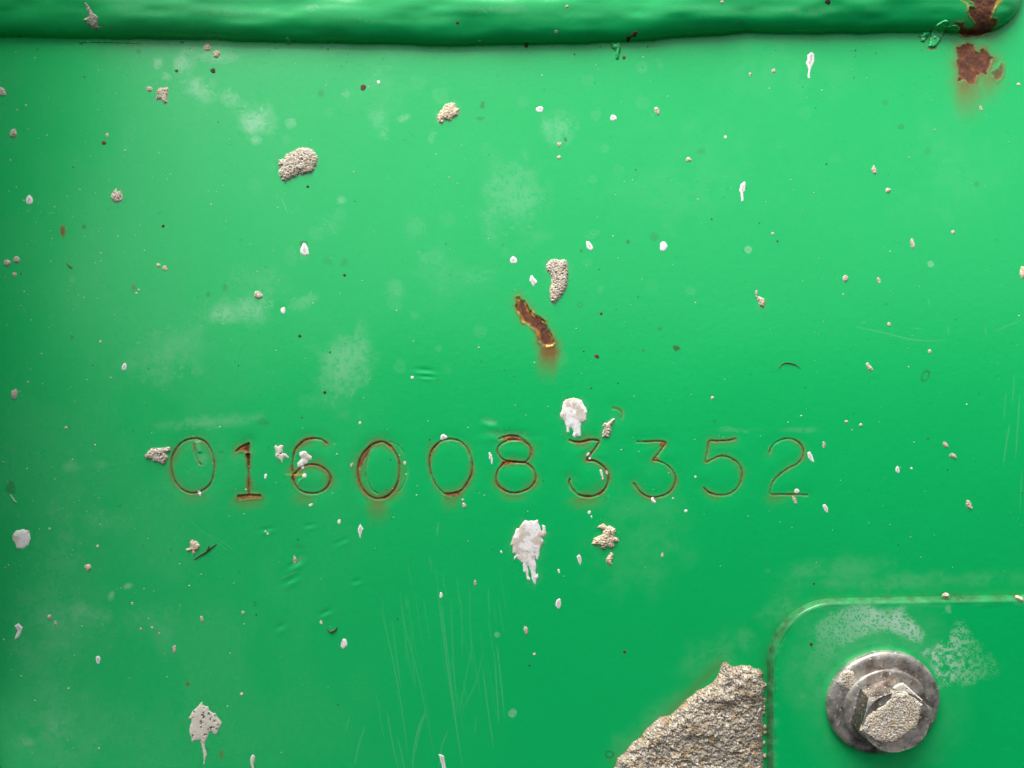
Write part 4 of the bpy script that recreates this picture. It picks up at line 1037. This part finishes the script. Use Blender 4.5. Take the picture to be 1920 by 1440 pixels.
for i, (px_, py_, rx, ry, an, kind, lb) in enumerate(SMALL):
    nm = {'dark': 'dirt_speck', 'brown': 'dirt_speck', 'white': 'lime_drop', 'dish': 'lime_drop'}.get(kind, 'mortar_crumb')
    hm = min(rx, ry) * (0.50 if kind in ('mortar', 'grey', 'tan') else 0.36)
    splat(nm, lb, blob(px_, py_, rx, ry, an, i), kind, hm, {'dirt_speck': 'speck', 'lime_drop': 'drop', 'mortar_crumb': 'crumb'}[nm], seed=900 + i * 5,
          step=0.7, edge=0.45, grain=2.6 if max(rx, ry) > 5.5 else 2.1)

# crumbs on plate, washer and bolt
def on_bolt(h):
    P0 = BC + AX_N * h * PXM
    def f(xm, zm):
        y = P0[1] - (AX_N[0] * (xm - P0[0]) + AX_N[2] * (zm - P0[2])) / AX_N[1]
        return depth(xm, zm) - y
    return f
splat('mortar_crumb', 'white crumb on the top edge of the plate', blob(1774,1117,5.5,3.5,5,3), 'mortar', 4, 'crumb', hfun=lambda a, b: (PT - 4) * PXM + 0 * a, seed=77, step=0.7, edge=0.5, grain=2.6)
splat('mortar_crumb', 'curved tan crumb on the plate top edge at the right border', blob(1912,1123,7,3.2,25,4), 'tan', 3, 'crumb', hfun=plate_h, seed=78, step=0.7, edge=0.5, grain=2.6)
splat('dirt_speck', 'brown speck on the plate left of the bolt', blob(1521,1208,3,3.4,0,5), 'brown', 1.5, 'speck', hfun=plate_h, seed=79, step=0.7, edge=0.4)
splat('mortar_splash', 'gritty mortar dab on the upper left of the washer', blob(1590.6,1276,16,18,20,6,0.3), 'mortar', 3.2, 'mortar', hfun=on_bolt(15.4), seed=80, step=0.8, edge=1.3, grain=3.4)
splat('mortar_splash', 'thick grainy mortar crust covering most of the bolt head', Z(*ZP,[(970,790),(1010,800),(1060,790),(1120,830),(1190,885),(1175,940),(1160,1000),(1140,1060),(1060,1100),(1000,1150),(930,1165),(850,1145),(800,1115),(745,1075),(770,1010),(790,970),(830,930),(905,890),(925,860),(960,840)]), 'mortar', 5.0, 'mortar', hfun=on_bolt(HEAD_TOP - 0.3), seed=81, step=0.8, edge=1.0, grain=3.6)
splat('lime_splash', 'smooth cement skim on the top corner of the bolt head', Z(*ZP,[(985,770),(1020,745),(1050,738),(1090,772),(1140,820),(1185,860),(1180,880),(1120,835),(1060,795),(1010,800)]), 'smear', 1.2, 'splash', hfun=on_bolt(HEAD_TOP - 1.0), seed=82, step=0.8, edge=0.6)
for i, (a, b_, r) in enumerate([(690,890,9), (682,960,8), (672,1010,9), (705,995,7), (690,930,6)]):
    cx, cy = 1420 + a / 3.84, 1090 + b_ / 3.84
    splat('mortar_crumb', ['uppermost grit grain on the left of the bolt flange', 'third grit grain down on the left of the bolt flange', 'lowest left grit grain on the bolt flange', 'grit grain against the bolt head low on the flange', 'second grit grain down on the left of the bolt flange'][i],
          blob(cx, cy, r / 3.84, r / 3.84 * 1.2, 0, i), 'mortar', 2.0, 'crumb', hfun=on_bolt(20.8), seed=83 + i, step=0.6, edge=0.4, grain=2.2)

# mortar heap packed against the plate
LUMP = Z(1140,1220,6,[(1290,140),(1330,130),(1400,190),(1500,165),(1600,170),(1640,200),(1700,210),(1740,250),(1735,330),(1775,380),(1745,500),(1742,650),(1735,800),(1742,950),(1738,1100),(1742,1250),(1742,1700),(-260,1700),(-60,1480),(60,1340),(95,1280),(110,1210),(200,1140),(280,1030),(370,980),(420,900),(580,750),(700,730),(780,660),(880,560),(1000,460),(1090,420),(1200,340),(1240,270)])
splat('mortar_heap', 'big grey brown heap of sandy mortar packed against the plate at the bottom', LUMP, 'lump', 15, 'mortar', seed=1500, step=1.15, edge=1.8, grain=3.0, slope=12)
for i, (a, b_) in enumerate([(1765,390), (1762,560), (1755,640), (1762,860), (1765,920), (1755,1040), (1760,1180), (1750,700)]):
    cx, cy = 1140 + a / 6, 1220 + b_ / 6
    splat('mortar_crumb', 'crumb number %s from the top in the gap between mortar heap and plate' % ['one', 'two', 'three', 'five', 'six', 'seven', 'eight', 'four'][i], blob(cx, cy, 3.6, 4.4, 0, i + 20), 'lump', 5, 'crumb', seed=1600 + i, step=0.8, edge=0.6, grain=2.8)

# painted-over weld spatter: small green lumps that belong to the panel
def spatter(label, poly, hm, seed, hfun=panel_h):
    xs = [p[0] for p in poly]; ys = [p[1] for p in poly]
    x, y = np.meshgrid(np.arange(min(xs) - 4, max(xs) + 4, 0.8), np.arange(min(ys) - 4, max(ys) + 4, 0.8))
    d = poly_sdf(x, y, poly) + 1.6 * (fbm(x / 6, y / 6, 2, seed) - 0.5)
    h = hm * (1 - np.exp(-np.maximum(d, 0) / (hm * 0.5))) * (0.6 + 0.8 * fbm(x / 6, y / 6, 2, seed + 1))
    h = np.where(d < 0, np.maximum(d, -1.2), h)
    xm, zm = to_m(x, y, hfun)
    yy = depth(xm, zm) - hfun(xm, zm) - h * PXM
    keep = (d[:-1, :-1] > -1.5) | (d[1:, 1:] > -1.5)
    F, used = grid_faces(keep)
    v = np.stack([xm, yy, zm], -1).reshape(-1, 3)[used]
    hz = np.clip(sstep(0.60, 0.78, fbm(x / 4, y / 4, 2, seed + 2)) * 0.32, 0, 1)  # pale yellowish glints painted into the colour of the lumps
    z0 = np.zeros_like(x)
    stn = np.exp(-((d - 0.5) / 1.5) ** 2) * sstep(0.6, 0.8, fbm(x / 6, y / 6, 2, seed + 3)) * 0.5
    o = mesh_from('weld_spatter', v, F, PAINT, sheet, {'wear': np.stack([z0, stn, hz * 0.35], -1).reshape(-1, 3)[used], 'film': np.stack([hz, z0, z0], -1).reshape(-1, 3)[used]}, origin=v.mean(0))  # hz puts the painted glints into both 'wear' and 'film'
    if label: o['label'] = label
spatter('tongue shaped painted spatter under the right end of the weld', Z(*ZR, [(560,260),(610,240),(650,270),(600,320),(580,420),(550,500),(490,580),(430,600),(390,570),(410,470),(430,380),(490,310)]), 4.5, 1)
spatter('ragged painted spatter left of the tongue shaped one', Z(*ZR, [(280,440),(330,400),(420,375),(410,440),(340,520),(300,505)]), 5, 2)
spatter('ragged painted spatter right of the tongue shaped one', Z(*ZR, [(610,320),(680,340),(760,390),(740,420),(660,410),(590,390)]), 6, 3)
spatter('painted spatter drip under the middle of the weld', Z(640,0,3,[(1515,245),(1575,238),(1572,275),(1560,335),(1540,335),(1542,290),(1520,270)]), 5, 4)
spatter(None, blob(541, 79, 4.5, 5, 0, 8), 4, 5); spatter(None, blob(900, 82, 4, 4, 0, 9), 4, 6); spatter(None, blob(342, 78, 3.5, 3.5, 0, 10), 3, 7); spatter(None, blob(152, 80, 4, 3, 0, 11), 3, 8)
spatter(None, [(155,77),(210,78),(265,80),(266,82),(210,81),(156,80)], 2.0, 9)
splat('dirt_speck', 'reddish brown husk at the foot of the weld, right of the middle', Z(640,0,3,[(1650,172),(1668,180),(1660,205),(1625,225),(1610,242),(1597,222),(1620,208),(1635,190)]), 'brown', 4, 'speck', seed=1700, step=0.8, edge=0.5)
splat('dirt_speck', 'brown grain at the foot of the spatter drip under the weld', blob(1170,108,3.4,4,20,12), 'brown', 2.5, 'speck', seed=1701, step=0.7, edge=0.4)

# thin dry fibres
def fibre(name, label, pts, r, cat, kids=(), mat=None):
    def tube(pts):
        pts = catmull(pts, False, 4); V, F = [], []
        n = len(pts)
        for i, (a, b_) in enumerate(pts):
            k = 0.35 + 0.65 * math.sin(math.pi * min(max((i + 0.6) / n, 0), 1))
            q = pts[min(i + 1, n - 1)]; p = pts[max(i - 1, 0)]
            tx_, ty_ = q[0] - p[0], q[1] - p[1]; L = math.hypot(tx_, ty_) + 1e-9
            nx, ny = -ty_ / L, tx_ / L
            xm, zm = to_m(np.array(a), np.array(b_), panel_h)
            yb = float(depth(xm, zm) - panel_h(xm, zm))
            for j in range(6):
                an = 2 * math.pi * j / 6
                V.append((float(xm) + nx * r * k * math.cos(an) * PXM, yb - (r * k * (0.85 + math.sin(an))) * PXM, float(zm) - ny * r * k * math.cos(an) * PXM))
        for i in range(n - 1):
            for j in range(6):
                j2 = (j + 1) % 6
                F.append((i * 6 + j, i * 6 + j2, (i + 1) * 6 + j2, (i + 1) * 6 + j))
        return np.array(V), F
    V, F = tube(pts)
    for kpts in kids:
        v2, f2 = tube(kpts); F = F + [tuple(q + len(V) for q in f) for f in f2]; V = np.concatenate([V, v2])
    o = mesh_from(name, V, F, mat or BROWN, None, origin=V.mean(0))
    tag(o, label, cat, 'dry plant fibres' if name == 'dry_fibre' else None)
fibre('dry_twig', 'thin brown twig lying below the first 0', [(364,1049),(376,1041),(386,1035),(396,1027),(406,1020)], 1.3, 'twig', [[(386,1035),(390,1030),(392,1023)]])
fibre('dry_fibre', 'fine dark hair like fibre at the right, above the 2', [(1460,691),(1466,683),(1474,680),(1486,682),(1493,685),(1501,691)], 0.9, 'fibre')
fibre('dry_fibre', 'curled brown fibre left of the scratches', [(613,1178),(617,1183),(622,1184),(628,1181),(632,1176)], 1.6, 'fibre')
fibre('dry_fibre', 'short brown squiggle at the left, between the left edge crumbs and pale pair', [(125,493),(129,498),(133,501),(136,503)], 1.1, 'fibre')
fibre('dry_fibre', 'pale green squiggle at the far left below the number line', [(19,926),(23,932),(27,938),(32,942)], 1.0, 'fibre', mat=PALESPECK)

# specks too small and too many to count
def specks(name, label, n, mat, rfun, place, seed, cat):
    r = np.random.default_rng(seed); V, F = [], []
    P = np.array([place(r) for _ in range(n)])
    xm, zm = to_m(P[:, 0], P[:, 1], panel_h)
    yb = depth(xm, zm) - panel_h(xm, zm)
    for i in range(n):
        rad = rfun(r) * PXM; st = r.uniform(0.7, 1.4); a0 = r.uniform(0, 6.28); b = len(V)
        for j in range(6):
            a = 2 * math.pi * j / 6
            u, v = rad * math.cos(a) * r.uniform(0.8, 1.2), rad * st * math.sin(a) * r.uniform(0.8, 1.2)
            V.append((xm[i] + u * math.cos(a0) - v * math.sin(a0), yb[i] + 0.3 * PXM, zm[i] + u * math.sin(a0) + v * math.cos(a0)))
        V.append((xm[i], yb[i] - rad * 0.6 - 0.2 * PXM, zm[i]))
        for j in range(6): F.append((b + 6, b + j, b + (j + 1) % 6))
    o = mesh_from(name, V, F, mat, None)
    tag(o, label, None, None, 'stuff')
def pl_white(r):
    if r.random() < 0.45: return (abs(r.normal(0, 260)), r.uniform(95, 1430))
    return (r.uniform(0, 1920), r.uniform(100, 1100))
def pl_dark(r):
    if r.random() < 0.10: return (r.uniform(0, 1750), 86 + abs(r.normal(0, 9)))
    return (r.uniform(0, 1920), 90 + 1300 * r.beta(1.0, 1.6))
ok = lambda p: not (p[0] > 1425 and p[1] > 1105) and not (p[0] > 1140 and p[1] > 1235)
def guarded(f):
    def g(r):
        while True:
            p = f(r)
            if ok(p): return p
    return g
specks('pale_grit', 'fine pale paint and lime specks dusted over the green panel', 1100, PALESPECK, lambda r: min(0.42 + r.exponential(0.36), 2.2), guarded(pl_white), 61, None)
specks('dark_grit', 'fine dark dirt specks dusted over the green panel', 900, DARKSPECK, lambda r: min(0.42 + r.exponential(0.34), 2.1), guarded(pl_dark), 62, None)
